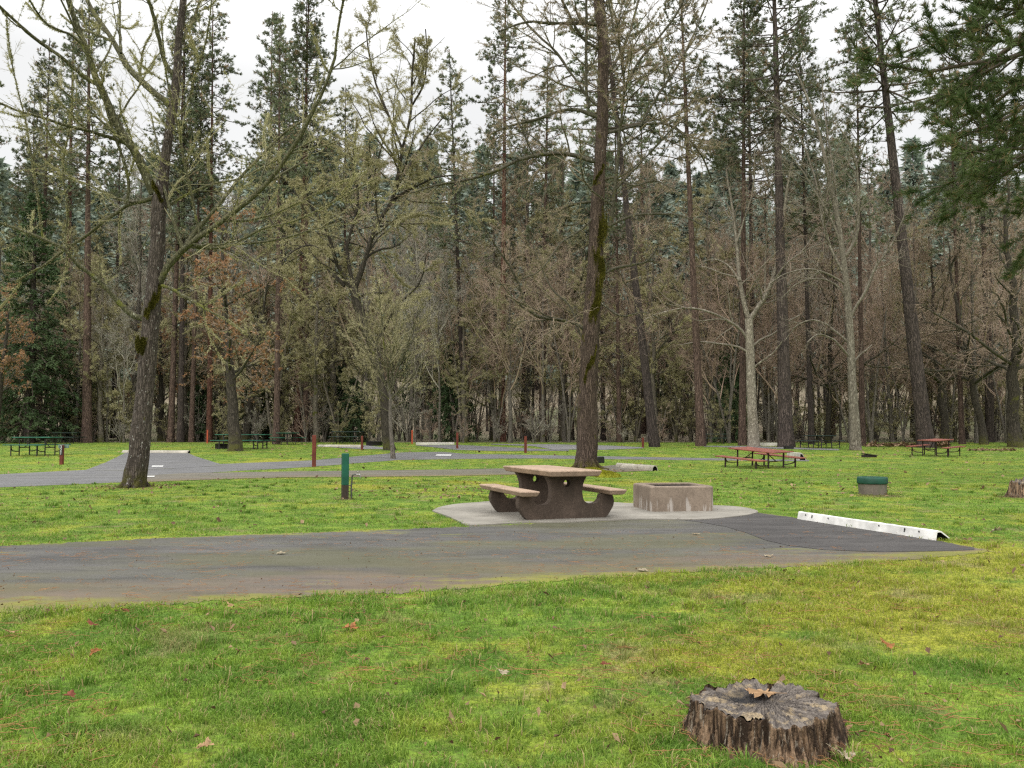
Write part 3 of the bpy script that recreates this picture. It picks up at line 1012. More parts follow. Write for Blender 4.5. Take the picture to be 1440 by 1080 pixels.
M_LTAN = leafcol("leaf_tan", (0.36, 0.225, 0.12))
M_LPALE = leafcol("leaf_pale", (0.34, 0.285, 0.195))
M_LRED = leafcol("leaf_redbrown", (0.20, 0.062, 0.035))
M_LORANGE = leafcol("leaf_orange", (0.30, 0.125, 0.045))
LEAVES = [
    (1186, 1071, 0.055, M_LPALE, "pale crumpled leaf in the grass just beyond the near stump's right foot"),
    (492, 889, 0.075, M_LORANGE, "long tan and orange leaf lying midway between the pad edge and the photo's bottom"),
    (1251, 914, 0.06, M_LORANGE, "curled orange leaf in yellow grass up and right of the near stump"),
    (1215, 942, 0.045, M_LTAN, "dull tan leaf in yellow grass just above the near stump's right side"),
    (852, 941, 0.045, M_LRED, "dark reddish leaf in green grass to the upper left of the near stump"),
    (706, 953, 0.038, M_LPALE, "small whitish leaf alone in the middle of the near grass"),
    (287, 1060, 0.05, M_LTAN, "light tan leaf near the bottom left of the near grass"),
    (131, 884, 0.055, M_LRED, "dark red upright curled leaf below the left part of the asphalt pad"),
    (177, 864, 0.045, M_LRED, "red-brown leaf right at the grassy edge of the asphalt pad"),
    (134, 923, 0.05, M_LORANGE, "red-orange curled leaf a little below the dark red upright one"),
    (14, 895, 0.05, M_LTAN, "tan crumpled leaf at the far left of the near grass"),
    (98, 987, 0.04, M_LRED, "small brown leaf in a thin patch of the lower left grass"),
    (325, 857, 0.04, M_LTAN, "small pinkish tan leaf close under the asphalt pad edge"),
    (1400, 749.5, 0.10, M_LPALE, "broad pale leaf on the lawn beyond the open end of the white wheel stop"),
    (1340, 690, 0.11, M_LTAN, "wide pale tan leaf on the lawn between the green rimmed ring and the grey stump"),
]
for i, (px, py, r, m, lab) in enumerate(LEAVES):
    q = G(px, py)
    o = leafshape((5, 7, 3)[i % 3], r * 0.85, 0.28, i).build("fallen_leaf", m, smooth=False)
    o.location = (q[0], q[1], q[2] + 0.035)
    o.rotation_euler = (0.25 * math.sin(i * 3), 0.3 * math.cos(i * 5), i * 1.3)
    tag(o, lab, "leaf", "larger fallen leaves on the lawn")
for i, (px, py, lab) in enumerate(((1079, 783.5, "white leaf scrap lying on the mossy edge of the asphalt right of centre"), (903, 804, "small pale scrap of leaf on the asphalt pad near its grassy lower edge"), (396, 780, "white leaf scrap alone on the left half of the asphalt pad"), (980, 752.5, "tiny pale leaf on the grey asphalt below the concrete fire box"))):
    q = G(px, py)
    o = leafshape(5, 0.055, 0.1, 30 + i).build("fallen_leaf", M_LPALE, smooth=False)
    o.location = (q[0], q[1], q[2] + 0.02)
    o.rotation_euler = (0, 0, i)
    tag(o, lab, "leaf", "larger fallen leaves on the lawn")

# ------------------------------------------------------------------ stumps
def fbm1(a, seed, octs=((3, 1.0), (7, 0.6), (13, 0.45), (29, 0.35), (53, 0.22))):
    rg = np.random.default_rng(seed)
    v = 0
    for f, w in octs:
        v = v + w * np.sin(f * a + rg.random() * 6.28 + 0.6 * np.sin(2 * a + rg.random() * 6))
    return v


t = NT("stump_side_wood")
o = t.obj()
v = t.mapping(o, (1, 1, 0.10))
n1 = t.noise(v, 17, 6, 0.75, 0.5)
n2 = t.noise(v, 70, 3, 0.6)
n3 = t.noise(o, 5, 4, 0.6)
c = t.mix(t.ramp(n1, (0.42, 0.60)), (0.026, 0.016, 0.010), (0.255, 0.168, 0.105))
c = t.mix(t.ramp(n2, (0.56, 0.72)), c, (0.30, 0.255, 0.20))
c = t.mix(t.math("MULTIPLY", t.ramp(n3, (0.5, 0.65)), 0.6), c, (0.035, 0.020, 0.013))
M_STUMPSIDE = t.bsdf(c, 0.9, t.math("ADD", n1, t.math("MULTIPLY", n2, 0.6)), 1.0, 0.02, 0.2)

t = NT("stump_top_wood")
o = t.obj()
sx = t.n("ShaderNodeSeparateXYZ"); t.l(o, sx.inputs[0])
at2 = t.math("ARCTAN2", sx.outputs[1], sx.outputs[0])
rr = t.n("ShaderNodeVectorMath", operation="LENGTH"); t.l(o, rr.inputs[0])
cb = t.n("ShaderNodeCombineXYZ")
t.l(t.math("MULTIPLY", at2, 3.2), cb.inputs[0]); t.l(t.math("MULTIPLY", rr.outputs["Value"], 1.6), cb.inputs[1])
rad = t.noise(cb.outputs[0], 4.2, 6, 0.7)
rings = t.noise(t.mapping(o, (1, 1, 1)), 9, 5, 0.7)
c = t.mix(t.ramp(rad, (0.40, 0.60)), (0.050, 0.040, 0.035), (0.175, 0.148, 0.124))
c = t.mix(t.math("MULTIPLY", t.ramp(rings, (0.50, 0.62)), 0.85), c, (0.34, 0.26, 0.155))
c = t.mix(t.math("MULTIPLY", t.ramp(t.noise(o, 38, 5, 0.7), (0.5, 0.7)), 0.6), c, (0.07, 0.055, 0.045))
c = t.mix(t.ramp(t.attr(), (0.25, 0.8)), c, (0.022, 0.017, 0.014))
ch = t.n("ShaderNodeVectorMath", operation="DISTANCE"); t.l(o, ch.inputs[0]); ch.inputs[1].default_value = (-0.035, 0.11, 0.19)
chf = t.ramp(t.math("ADD", ch.outputs["Value"], t.math("MULTIPLY", t.noise(o, 14, 4, 0.7), 0.16)), (0.26, 0.13))
c = t.mix(chf, c, (0.012, 0.012, 0.014))
M_STUMPTOP = t.bsdf(c, 0.75, t.math("ADD", t.math("MULTIPLY", rad, 0.5), t.noise(o, 30, 5, 0.75)), 0.8, 0.015, 0.35)

cr_rg = np.random.default_rng(21)
CR = [(a, 0.4 + 0.6 * cr_rg.random(), 0.02 + 0.03 * cr_rg.random()) for a in (0.05, -0.5, -1.3, -2.1, 2.9, 1.9, 0.9)]


def stump(label, loc, R, H, flare, seed, rz=0, tilt=0.0, S=420, K=34):
    root = thing("tree_stump", label, "tree stump", loc, rz)
    a = np.linspace(0, 2 * PI, S, endpoint=False)
    aw = a + 0.22 * np.sin(2 * a + seed) + 0.13 * np.sin(5 * a + 2)
    big = fbm1(a, seed, ((2, 0.6), (3, 0.9), (5, 0.8), (8, 0.6), (14, 0.35)))
    rid = fbm1(aw, seed + 1, ((7, 0.7), (13, 0.75), (23, 0.55), (41, 0.35), (67, 0.25)))
    rid = -np.abs(rid) + 0.6
    lobes = np.clip(fbm1(a, seed + 2, ((4, 0.5), (7, 0.8))), -0.4, 1.5)
    top_h = H * (1 + 0.075 * fbm1(a, seed + 3, ((1, 1.0), (3, 0.8), (9, 0.8), (17, 0.7), (37, 0.6))))
    z = np.linspace(0, 1, K)[:, None]
    fl = (1 - z) ** 1.8
    rg = np.random.default_rng(seed)
    r = R * (1 + 0.05 * big) * (1 + flare * fl * (0.75 + 0.45 * lobes)) + R * 0.075 * rid * (0.35 + 0.9 * np.sin(np.clip(z, 0, 1) * PI * 0.9 + 0.3)) + R * 0.006 * rg.normal(size=(K, S))
    r[-1] *= 0.985
    tip = -0.04 + z * (top_h + 0.04)
    V = np.stack([r * np.cos(a), r * np.sin(a), tip * np.ones_like(r) + tilt * r * np.cos(a) * z], -1)
    k = np.arange(K - 1)[:, None]; s = np.arange(S)[None, :]; s2 = (s + 1) % S
    MB().add(V, np.stack([k * S + s, k * S + s2, (k + 1) * S + s2, (k + 1) * S + s], -1).reshape(-1, 4)).build("bark", M_STUMPSIDE, root)
    # sawn top with radial checks
    J = 40
    q = np.linspace(1, 0.0, J)[:, None]
    r2 = r[-1][None] * q * 0.999
    edge = V[-1][:, 2][None]
    mean = edge.mean()
    zt = edge * q ** 7 + mean * (1 - q ** 7) + 0.006 * np.sin(2 * a + 1)[None] * q + 0.004 * np.sin(5 * a)[None] * q
    ck = np.zeros((J, S))
    for (ca, ln, w) in CR:
        da = np.abs((a - ca + PI) % (2 * PI) - PI)[None] * np.maximum(q, 0.12) * R
        ck = np.maximum(ck, np.exp(-((da + 0.006 * np.sin(q * 17 + ca * 9)) / (w * 0.40)) ** 2) * (q > 1 - ln) * np.clip((q - (1 - ln)) * 4, 0, 1))
    zt = zt - 0.05 * ck + 0.0035 * np.random.default_rng(5).normal(size=(J, S))
    pit = np.exp(-(((r2 * np.cos(a) + 0.035) ** 2 + (r2 * np.sin(a) - 0.11) ** 2) / 0.09 ** 2))
    zt = zt - 0.03 * pit * (R > 0.3)
    Vt = np.stack([r2 * np.cos(a), r2 * np.sin(a), zt + (r[-1] / np.maximum(r[-1], 1e-6))[None] * 0.0], -1)
    k = np.arange(J - 1)[:, None]
    MB().add(Vt, np.stack([k * S + s, k * S + s2, (k + 1) * S + s2, (k + 1) * S + s], -1).reshape(-1, 4), 0, ck.ravel()).build("cut_top", M_STUMPTOP, root)
    return root


stump("broad low weathered stump with charred cracked top standing in the near grass", (STUMP[0], STUMP[1] + 0.0, 0), 0.325, 0.147, 0.25, 4, 0.3)
stump("small grey jagged stump on the lawn at the photo's right border", (STUMP2[0] + 0.13, STUMP2[1], STUMP2[2]), 0.22, 0.33, 0.55, 9, 1.0, 0.05, 200, 20)
lf = leafshape(5, 0.075, 0.06, 77).build("fallen_leaf", M_LTAN, smooth=False)
lf.location = (STUMP[0] + 0.03, STUMP[1] + 0.10, 0.158)
lf.rotation_euler = (0.06, 0.05, 2.6)
tag(lf, "big tan lobed leaf lying on the charred top of the near stump", "leaf", "larger fallen leaves on the lawn")

# ------------------------------------------------------------------ concrete picnic table
tp = G(795, 727)
root = thing("concrete_picnic_table", "brown concrete picnic table with two curved trestles standing on the concrete slab", "picnic table", (0.62, 14.85, 0.022), math.radians(19))


def slab_part(name, w, l, h, z, x=0.0, inset=0.03):
    mb = MB()
    a, b = w / 2, l / 2
    e = 0.02
    lv = [(a - inset - e, b - inset - e, 0.0), (a - inset, b - inset, 0.012), (a, b, h - 0.018), (a - 0.006, b - 0.006, h - 0.005), (a - 0.02, b - 0.02, h)]
    V = []
    for (p_, q_, zz) in lv:
        V += [(-p_ + x, -q_, z + zz), (p_ + x, -q_, z + zz), (p_ + x, q_, z + zz), (-p_ + x, q_, z + zz)]
    Fc = [[3, 2, 1, 0], [16, 17, 18, 19]]
    for k in range(4):
        for s in range(4):
            Fc.append([k * 4 + s, k * 4 + (s + 1) % 4, k * 4 + 4 + (s + 1) % 4, k * 4 + 4 + s])
    mb.add(V, Fc)
    return mb.build(name, M_AGG, root, smooth=False)


slab_part("tabletop", 0.86, 2.30, 0.095, 0.675)
slab_part("seat", 0.30, 2.20, 0.085, 0.375, -0.735)
slab_part("seat", 0.30, 2.20, 0.085, 0.375, 0.735)


def trestle_outline():
    """right half of the side view, mirrored"""
    R = []
    # start at bottom centre going right
    R += [(0.0, 0.0), (0.66, 0.0)]
    R += [(0.70, 0.03), (0.75, 0.10), (0.80, 0.18), (0.815, 0.25), (0.805, 0.32), (0.78, 0.362), (0.755, 0.374)]
    R += [(0.60, 0.374)]
    for a in np.linspace(0, 180, 15):                              # the U under the seat gap
        x = 0.425 + 0.155 * math.cos(math.radians(a)); zz = 0.335 - 0.115 * math.sin(math.radians(a))
        R.append((x, zz))
    R += [(0.262, 0.40), (0.262, 0.46), (0.275, 0.53), (0.30, 0.60), (0.335, 0.655), (0.35, 0.6745)]
    R += [(0.0, 0.6745)]
    return R


half = trestle_outline()
for yy in (-0.70, 0.70):
    mb = MB()
    T0, T1 = yy - 0.075, yy + 0.075
    import bmesh
    bm = bmesh.new()
    outl = half + [(-x, z) for x, z in half[::-1][1:-1]]
    # face with a round hole: bridge in two halves
    hole = [(0.058 * math.cos(a), 0.555 + 0.058 * math.sin(a)) for a in np.linspace(-PI / 2, PI / 2, 13)]
    right = [half[0]] + half[1:] + hole[::-1]
    for sgn in (1, -1):
        pts = [(sgn * x, z) for x, z in right]
        for y_, flip in ((T0, sgn > 0), (T1, sgn < 0)):
            vs = [bm.verts.new((x, y_, z)) for x, z in pts]
            bm.faces.new(vs if not flip else vs[::-1])

    def wall(pts, closed=False):
        for (x0, z0), (x1, z1) in zip(pts[:-1], pts[1:]):
            bm.faces.new([bm.verts.new(q) for q in ((x0, T0, z0), (x1, T0, z1), (x1, T1, z1), (x0, T1, z0))])
    wall(outl + [outl[0]])
    hc = [(0.058 * math.cos(a), 0.555 + 0.058 * math.sin(a)) for a in np.linspace(0, 2 * PI, 25)]
    wall(hc)
    bmesh.ops.remove_doubles(bm, verts=bm.verts[:], dist=1e-5)
    bmesh.ops.recalc_face_normals(bm, faces=bm.faces[:])
    bmesh.ops.triangulate(bm, faces=[f for f in bm.faces if len(f.verts) > 4])
    me = bpy.data.meshes.new("trestle")
    bm.to_mesh(me); bm.free()
    me.materials.append(M_TRESTLE)
    link("trestle", me, root)

# ------------------------------------------------------------------ concrete fire box
c0 = G(917, 721.6); c1 = G(1004, 720)
ang = math.radians(9)
S_ = 1.13
fb = thing("fire_box", "square brown concrete fire box with white drip stains beside the concrete table", "fire pit", (0, 0, 0.022), ang)
cx = 0.5 * (c0[0] + c1[0]) - math.sin(ang) * S_ / 2
cy = 0.5 * (c0[1] + c1[1]) + math.cos(ang) * S_ / 2
fb.location = (cx, cy, 0.022)
H_ = 0.43
a_ = S_ / 2; ch = 0.055; w_ = 0.13


def oct_(a, c):
    return [(-a + c, -a), (a - c, -a), (a, -a + c), (a, a - c), (a - c, a), (-a + c, a), (-a, a - c), (-a, -a + c)]


mb = MB()
rings_ = [(oct_(a_ - 0.0, ch), 0.0), (oct_(a_, ch), H_ - 0.03), (oct_(a_ - 0.008, ch), H_ - 0.01), (oct_(a_ - 0.03, ch), H_), (oct_(a_ - w_ + 0.012, 0.03), H_), (oct_(a_ - w_, 0.03), H_ - 0.012), (oct_(a_ - w_, 0.03), 0.03)]
V = [(x, y, z) for r_, z in rings_ for x, y in r_]
Fc = [[k * 8 + s, k * 8 + (s + 1) % 8, k * 8 + 8 + (s + 1) % 8, k * 8 + 8 + s] for k in range(len(rings_) - 1) for s in range(8)]
mb.add(V, Fc)
mb.build("wall", M_FIREBOX, fb, smooth=False)
mb = MB(); b_ = a_ - w_ - 0.006
V = [(x, y, z) for z in (0.035, H_ - 0.03) for x, y in oct_(b_, 0.03)] + [(x, y, z) for z in (H_ - 0.03, 0.035) for x, y in oct_(b_ - 0.012, 0.03)]
Fc = [[k * 8 + s, k * 8 + (s + 1) % 8, k * 8 + 8 + (s + 1) % 8, k * 8 + 8 + s] for k in range(3) for s in range(8)]
mb.add(V, Fc)
mb.build("steel_liner", M_RUST, fb, smooth=False)
mb = MB(); grid(mb, np.linspace(-b_ + 0.02, b_ - 0.02, 16), np.linspace(-b_ + 0.02, b_ - 0.02, 16), lambda X, Y: 0.06 + 0.03 * vnoise(X + 9, Y + 9, 8, 3))
mb.build("ash_bed", M_ASH, fb)
mb = MB()
for k in range(9):
    xx = -b_ + 0.05 + k * (2 * b_ - 0.1) / 8
    bars(mb, [((xx, 0.0, H_ - 0.06), (xx, b_ - 0.015, H_ - 0.06))], 0.007, 6)
bars(mb, [((-b_ + 0.03, 0.0, H_ - 0.06), (b_ - 0.03, 0.0, H_ - 0.06)), ((-b_ + 0.03, b_ - 0.03, H_ - 0.06), (b_ - 0.03, b_ - 0.03, H_ - 0.06))], 0.01, 6)
mb.build("grate", M_BLACK, fb)

# ------------------------------------------------------------------ wheel stops
def wheel_stop(label, pa, pb, mat, w=0.24, h=0.15, holes=False, roundish=False, lift=0.0, group="white wheel stops"):
    """hollow bar from photo point pa to pb (its near foot line)"""
    A, B = G(*pa), G(*pb)
    d = B - A
    L = float(np.linalg.norm(d[:2]))
    rz = math.atan2(d[1], d[0])
    r = thing("wheel_stop", label, "wheel stop", (A[0], A[1], min(A[2], B[2]) + lift), rz, group)
    if roundish:
        prof = [(w / 2 * math.cos(a), h * math.sin(a)) for a in np.linspace(0, PI, 13)]
    else:
        prof = [(-w * 0.5, 0.0), (-w * 0.40, h * 0.93), (-w * 0.34, h), (-w * 0.16, h), (-w * 0.06, h * 0.94), (w * 0.5, 0.03), (w * 0.5, 0.0)]
    # local x along the bar; profile y runs away from the viewer
    prof = [(p_[0] + w / 2, p_[1]) for p_ in prof]
    inner = [((y - w / 2) * 0.84 + w / 2, z * 0.84) for y, z in prof]
    n = len(prof)
    nseg = 24
    mb = MB()
    rg = np.random.default_rng(int(pa[0]))
    xs_ = np.linspace(0, L, nseg + 1)
    V = np.zeros((nseg + 1, n, 3))
    for k in range(nseg + 1):
        wob = 0.002 * rg.normal(size=(n, 2))
        V[k, :, 0] = xs_[k]
        V[k, :, 1] = np.array([q[0] for q in prof]) + wob[:, 0]
        V[k, :, 2] = np.array([q[1] for q in prof]) + wob[:, 1] * (np.array([q[1] for q in prof]) > 0.01)
    k = np.arange(nseg)[:, None]; s = np.arange(n - 1)[None]
    mb.add(V, np.stack([k * n + s, (k + 1) * n + s, (k + 1) * n + s + 1, k * n + s + 1], -1).reshape(-1, 4))
    for k_ in (0, nseg):
        I = np.array([(xs_[k_], y, z) for y, z in inner])
        ring = np.concatenate([V[k_], I])
        s1 = np.arange(n - 1)
        mb.add(ring, np.stack([s1, s1 + 1, s1 + 1 + n, s1 + n], 1))
    mb.build("shell", mat, r, smooth=roundish)
    # the hollow inside
    mb = MB()
    I = np.array([[(x, y, z) for y, z in inner] for x in (0.002, L - 0.002)])
    s1 = np.arange(n - 1)
    mb.add(I, np.stack([s1, s1 + 1, s1 + 1 + n, s1 + n], 1))
    for e in (0.12, L - 0.12):
        mb.add([(e, y, z) for y, z in inner], [list(range(n))])
    mb.build("hollow", M_DARKIN, r, smooth=False)
    if holes:
        # bolt holes and slots in the sloping front board
        for f, sl_ in ((0.07, 0), (0.125, 1), (0.26, 0), (0.64, 0), (0.81, 1), (0.90, 0)):
            m2 = MB()
            zc, yc = h * 0.62, (-w * 0.5 + w * 0.1 * 0.62 / 0.93) + w / 2 - 0.004
            if sl_:
                bevel_box(m2, (f * L, yc, zc), (0.02, 0.006, 0.055), 0.002, rot=Matrix.Rotation(0.25, 3, "Y"))
            else:
                bevel_box(m2, (f * L, yc, zc + 0.01), (0.022, 0.006, 0.022), 0.004)
            m2.build("bolt_hole", M_DARKIN, r, smooth=False)
    return r


wheel_stop("long clean white wheel stop with bolt holes and open dark end beside the asphalt pad", (1121, 730.5), (1315, 760.6), M_STOPWHITE, 0.23, 0.125, True)
wheel_stop("weathered pale wheel stop with black end at the end of the brown path", (865, 657.3), (917, 662.4), M_STOPOLD, 0.24, 0.2, False, True)
wheel_stop("long log-like wheel stop across the parking spur behind the mossy maple trunk", (171, 636.9), (264, 637.6), M_STOPOLD, 0.3, 0.155, False, True)
wheel_stop("log-like wheel stop with dark end behind the tall red-brown post", (447, 628.2), (508, 629.3), M_STOPOLD, 0.3, 0.16, False, True)
wheel_stop("thin white wheel stop at the end of the spur road near the wood", (585, 625.6), (639, 625.2), M_STOPFAR, 0.3, 0.16, False)
wheel_stop("distant clean white wheel stop behind the large red picnic table, between two trunks", (1069, 626.9), (1093, 627.1), M_STOPFAR, 0.3, 0.2, False)
wheel_stop("tilted white wheel stop poking out past the large red table's seat", (1106, 643.5), (1124, 647.3), M_STOPFAR, 0.3, 0.33, False)

# ------------------------------------------------------------------ posts
def square_post(name, label, px, py, top, wpx, mat, cat="post", group=None, base=False, round_=False, rz=0.15, tilt=0.0):
    g = G(px, py)
    s = F / g[1]
    h = (py - top) / s
    w = wpx / s
    r = thing(name, label, cat, (g[0], g[1], g[2]), rz, group)
    r.rotation_euler = (0, tilt, rz)
    z0 = 0.30 * h if base else -0.1
    mb = MB()
    if round_:
        lathe(mb, [(w / 2, z0), (w / 2, h - 0.02), (w / 2 - 0.012, h), (0.0, h + 0.006)], 16)
    else:
        bevel_box(mb, (0, 0, (z0 + h) / 2), (w, w, h - z0), w * 0.12)
    mb.build("post", mat, r, smooth=round_)
    if base:
        mb = MB()
        if round_:
            lathe(mb, [(w * 0.5, -0.1), (w * 0.49, 0.12 * h), (w * 0.47, z0)], 16)
        else:
            bevel_box(mb, (0, 0, (z0 - 0.1) / 2), (w * 0.97, w * 0.97, z0 + 0.1), w * 0.06)
        mb.build("base", M_POSTBASE, r, smooth=round_)
    return r, h, w


gp_, gh, gw = square_post("water_post", "green square wooden post with dark rotten foot and a water tap", 485, 701.5, 638, 9.5, M_GREENPOST, "post", None, True, False, 0.35)
mb = MB()
tubes(mb, resample([(gw * 0.95, -0.02, 0.0), (gw * 0.9, -0.02, 0.2), (gw * 1.0, -0.02, 0.4), (gw * 1.0, -0.03, 0.47), (gw * 1.2, -0.04, 0.50), (gw * 1.65, -0.06, 0.50)], 14), np.full(14, 0.016), 10)
fa_ = mb.build("pipe", M_PIPE, gp_)
mb = MB()
tubes(mb, resample([(gw * 1.6, -0.06, 0.50), (gw * 1.95, -0.075, 0.50), (gw * 2.1, -0.08, 0.48), (gw * 2.12, -0.08, 0.44)], 10), np.full(10, 0.02), 10)
tubes(mb, np.array([(gw * 1.8, -0.07, 0.51), (gw * 1.8, -0.07, 0.56)]), np.full(2, 0.008), 8)
lathe(mb, [(0.0, 0.556), (0.032, 0.558), (0.032, 0.57), (0.0, 0.572)], 12, 0, (gw * 1.8, -0.07, 0))
mb.build("tap", M_BRASS, gp_)
mb = MB()
bevel_box(mb, (gw * 0.6, -0.02, 0.28), (gw * 0.5, 0.03, 0.02), 0.004)
mb.build("pipe_clip", M_PIPE, gp_, smooth=False)

square_post("wooden_post", "tallest red-brown wooden post standing on the grass strip left of the green tap post", 441.5, 656.3, 612, 5.4, M_REDPOST, group="red-brown wooden posts", round_=False)
square_post("wooden_post", "short brown post with grey cap by the log-like wheel stop", 509, 632.6, 613, 3.2, M_REDPOST, group="red-brown wooden posts")
square_post("wooden_post", "red-brown post beside the spur road's thin white wheel stop", 643, 631, 608.5, 3.0, M_REDPOST, group="red-brown wooden posts")
square_post("wooden_post", "red-brown post standing between the two road arms directly behind the concrete table", 739, 637, 613.3, 3.4, M_REDPOST, group="red-brown wooden posts")
square_post("wooden_post", "thin dull post at the wood's edge left of the leaning dark pine", 904, 629.8, 615.5, 2.8, M_REDPOST, group="red-brown wooden posts")
square_post("marker_post", "thin bright orange-red marker in front of a pine trunk behind the parking spur", 291.5, 623.5, 604.5, 1.8, M_ORANGEPOST, group="slim red markers at the wood's edge")
square_post("marker_post", "thin red marker left of the thin white wheel stop near the wood", 579.5, 624.3, 605, 2.2, M_ORANGEPOST, group="slim red markers at the wood's edge")
np_, nh, nw = square_post("site_number_post", "brown post carrying white numbers beside the long green picnic table", 86.5, 653.3, 626, 4.6, M_REDPOST, "post", None)
mb = MB()
bevel_box(mb, (0, -nw * 0.5 - 0.006, nh * 0.74), (nw * 0.92, 0.012, nh * 0.50), 0.003)
pl_ = mb.build("number_plate", M_SIGNDARK, np_, smooth=False)
np_.rotation_euler = (0, 0, 0.0)
dg_h = nh * 0.15
for k, chs in enumerate("321"):
    cu = bpy.data.curves.new("digit", "FONT")
    cu.body = chs
    cu.align_x = "CENTER"; cu.align_y = "CENTER"
    cu.size = dg_h * 1.35
    cu.extrude = 0.003
    tmp = bpy.data.objects.new("digit", cu)
    COL.objects.link(tmp)
    dgp = bpy.context.evaluated_depsgraph_get()
    me = bpy.data.meshes.new_from_object(tmp.evaluated_get(dgp))
    bpy.data.objects.remove(tmp)
    me.materials.clear(); me.materials.append(M_WHITETXT)
    d_ = link("digit", me, pl_)
    d_.rotation_euler = (PI / 2, 0, 0)
    d_.location = (0, -nw * 0.5 - 0.017, nh * (0.90 - 0.16 * k))
mb = MB()
bevel_box(mb, (0.02, nw * 0.5 + 0.03, nh * 0.93), (0.42, 0.05, 0.14), 0.01)
mb.build("utility_box", worn_paint("utility_green_grey", (0.12, 0.19, 0.15), (0.25, 0.25, 0.22), 0.4, 6), np_, smooth=False)

# ------------------------------------------------------------------ green rimmed ring
g = G(1235, 696.3)
s = F / g[1]
rw = 38.5 / s / 2
rg_ = thing("fire_ring", "round concrete fire ring with thick green painted rim on the lawn", "fire ring", (g[0], g[1] + rw, g[2]))
hh = 24.5 / s
mb = MB(); lathe(mb, [(rw * 0.96, -0.05), (rw * 0.97, 0.02), (rw, hh * 0.62)], 48)
mb.build("body", M_RINGCONC, rg_)
mb = MB(); lathe(mb, [(rw * 0.99, hh * 0.60), (rw * 1.06, hh * 0.62), (rw * 1.08, hh * 0.68), (rw * 1.08, hh * 0.92), (rw * 1.03, hh), (rw * 0.80, hh), (rw * 0.77, hh * 0.96), (rw * 0.77, 0.05)], 48)
mb.build("rim", M_GREENRIM, rg_)
mb = MB(); lathe(mb, [(rw * 0.77, 0.1), (0.0, 0.12)], 48)
mb.build("ash_bed", M_ASH, rg_)

# ------------------------------------------------------------------ dark fire pits and grills in the distance
def low_pit(name, label, px0, px1, py, top, mat=M_BLACK, tilt=0.0, lidded=False, roundp=True):
    a, b = G(px0, py), G(px1, py)
    w = float(np.linalg.norm(a - b)); c_ = (a + b) / 2
    h = (py - top) / (F / c_[1])
    r = thing(name, label, "fire pit", (c_[0], c_[1] + w / 2, c_[2]), 0.1, "black steel fire pits at distant camp sites")
    mb = MB()
    if roundp:
        lathe(mb, [(w / 2, -0.03), (w / 2, h * 0.96), (w / 2 + 0.015, h), (w / 2 - 0.02, h), (w / 2 - 0.025, 0.02), (0, 0.04)], 28)
    else:
        bevel_box(mb, (0, 0, h * 0.5), (w, w * 0.7, h), 0.015)
    mb.build("ring", mat, r, smooth=roundp)
    mb = MB()
    if tilt:
        bevel_box(mb, (0, -0.05, h * 1.02), (w * 1.1, w * 0.75, 0.03), 0.006, rot=Matrix.Rotation(tilt, 3, "Y"))
    else:
        for k in range(7):
            xx = (k - 3) * w * 0.13
            bars(mb, [((xx, -w * 0.35, h + 0.01), (xx, w * 0.35, h + 0.01))], 0.008, 6)
        bars(mb, [((-w * 0.42, -w * 0.3, h + 0.02), (w * 0.42, -w * 0.3, h + 0.02))], 0.01, 6)
    mb.build("grate", mat, r, smooth=False)
    return r


low_pit("fire_pit", "black fire ring in front of the green table by the mossy trunk", 299, 322, 631.3, 624.5)
low_pit("fire_pit", "low black fire ring left of the dark forked tree's base", 513, 536, 627, 621.2)
low_pit("fire_pit", "rusty dark fire pit with a tilted lid near the plane tree", 1217, 1234, 643.4, 639.5, M_RUST, 0.16, roundp=False)
low_pit("fire_pit", "small black grill box at the foot of the thick mossy trunk behind the table", 840, 850, 651.3, 643.2, roundp=False)
low_pit("fire_pit", "small dark box between the thick dark pine and the large red table", 1105, 1117, 631.6, 627.4, roundp=False)

# ------------------------------------------------------------------ metal picnic tables
def metal_table(label, mat, frame, group):
    r = thing("picnic_table", label, "picnic table", group=group)
    L = 1.83

    def planks(name, x0, w, z, n):
        mb = MB()
        pw = w / n
        for k in range(n):
            bevel_box(mb, (x0 - w / 2 + pw * (k + 0.5), 0, z), (pw - 0.008, L, 0.04), 0.006)
        for yy in (-0.6, 0.6):
            bevel_box(mb, (x0, yy, z - 0.024), (w * 0.9, 0.04, 0.012), 0.0)
        return mb.build(name, mat, r, smooth=False)
    planks("tabletop", 0, 0.74, 0.735, 5)
    planks("seat", -0.70, 0.27, 0.435, 2)
    planks("seat", 0.70, 0.27, 0.435, 2)
    for yy in (-0.62, 0.62):
        mb = MB()
        for sx_ in (-1, 1):
            tubes(mb, np.array([(sx_ * 0.27, yy, 0.70), (sx_ * 0.27, yy, -0.16)]), np.full(2, 0.024), 8)
            tubes(mb, resample([(sx_ * 0.27, yy, 0.17), (sx_ * 0.50, yy, 0.18), (sx_ * 0.66, yy, 0.24), (sx_ * 0.70, yy, 0.41)], 10), np.full(10, 0.02), 8)
            tubes(mb, np.array([(sx_ * 0.70, yy, 0.41), (sx_ * 0.70, yy, -0.16)]), np.full(2, 0.024), 8)
        tubes(mb, np.array([(-0.27, yy, 0.33), (0.27, yy, 0.33)]), np.full(2, 0.02), 8)
        tubes(mb, np.array([(-0.33, yy, 0.70), (0.33, yy, 0.70)]), np.full(2, 0.02), 8)
        mb.build("leg_frame", frame, r)
    mb = MB()
    tubes(mb, np.array([(0, -0.62, 0.33), (0, -0.2, 0.69)]), np.full(2, 0.016), 8)
    tubes(mb, np.array([(0, 0.62, 0.33), (0, 0.2, 0.69)]), np.full(2, 0.016), 8)
    mb.build("brace", frame, r)
    return r


GRP = "metal framed picnic tables at distant camp sites"


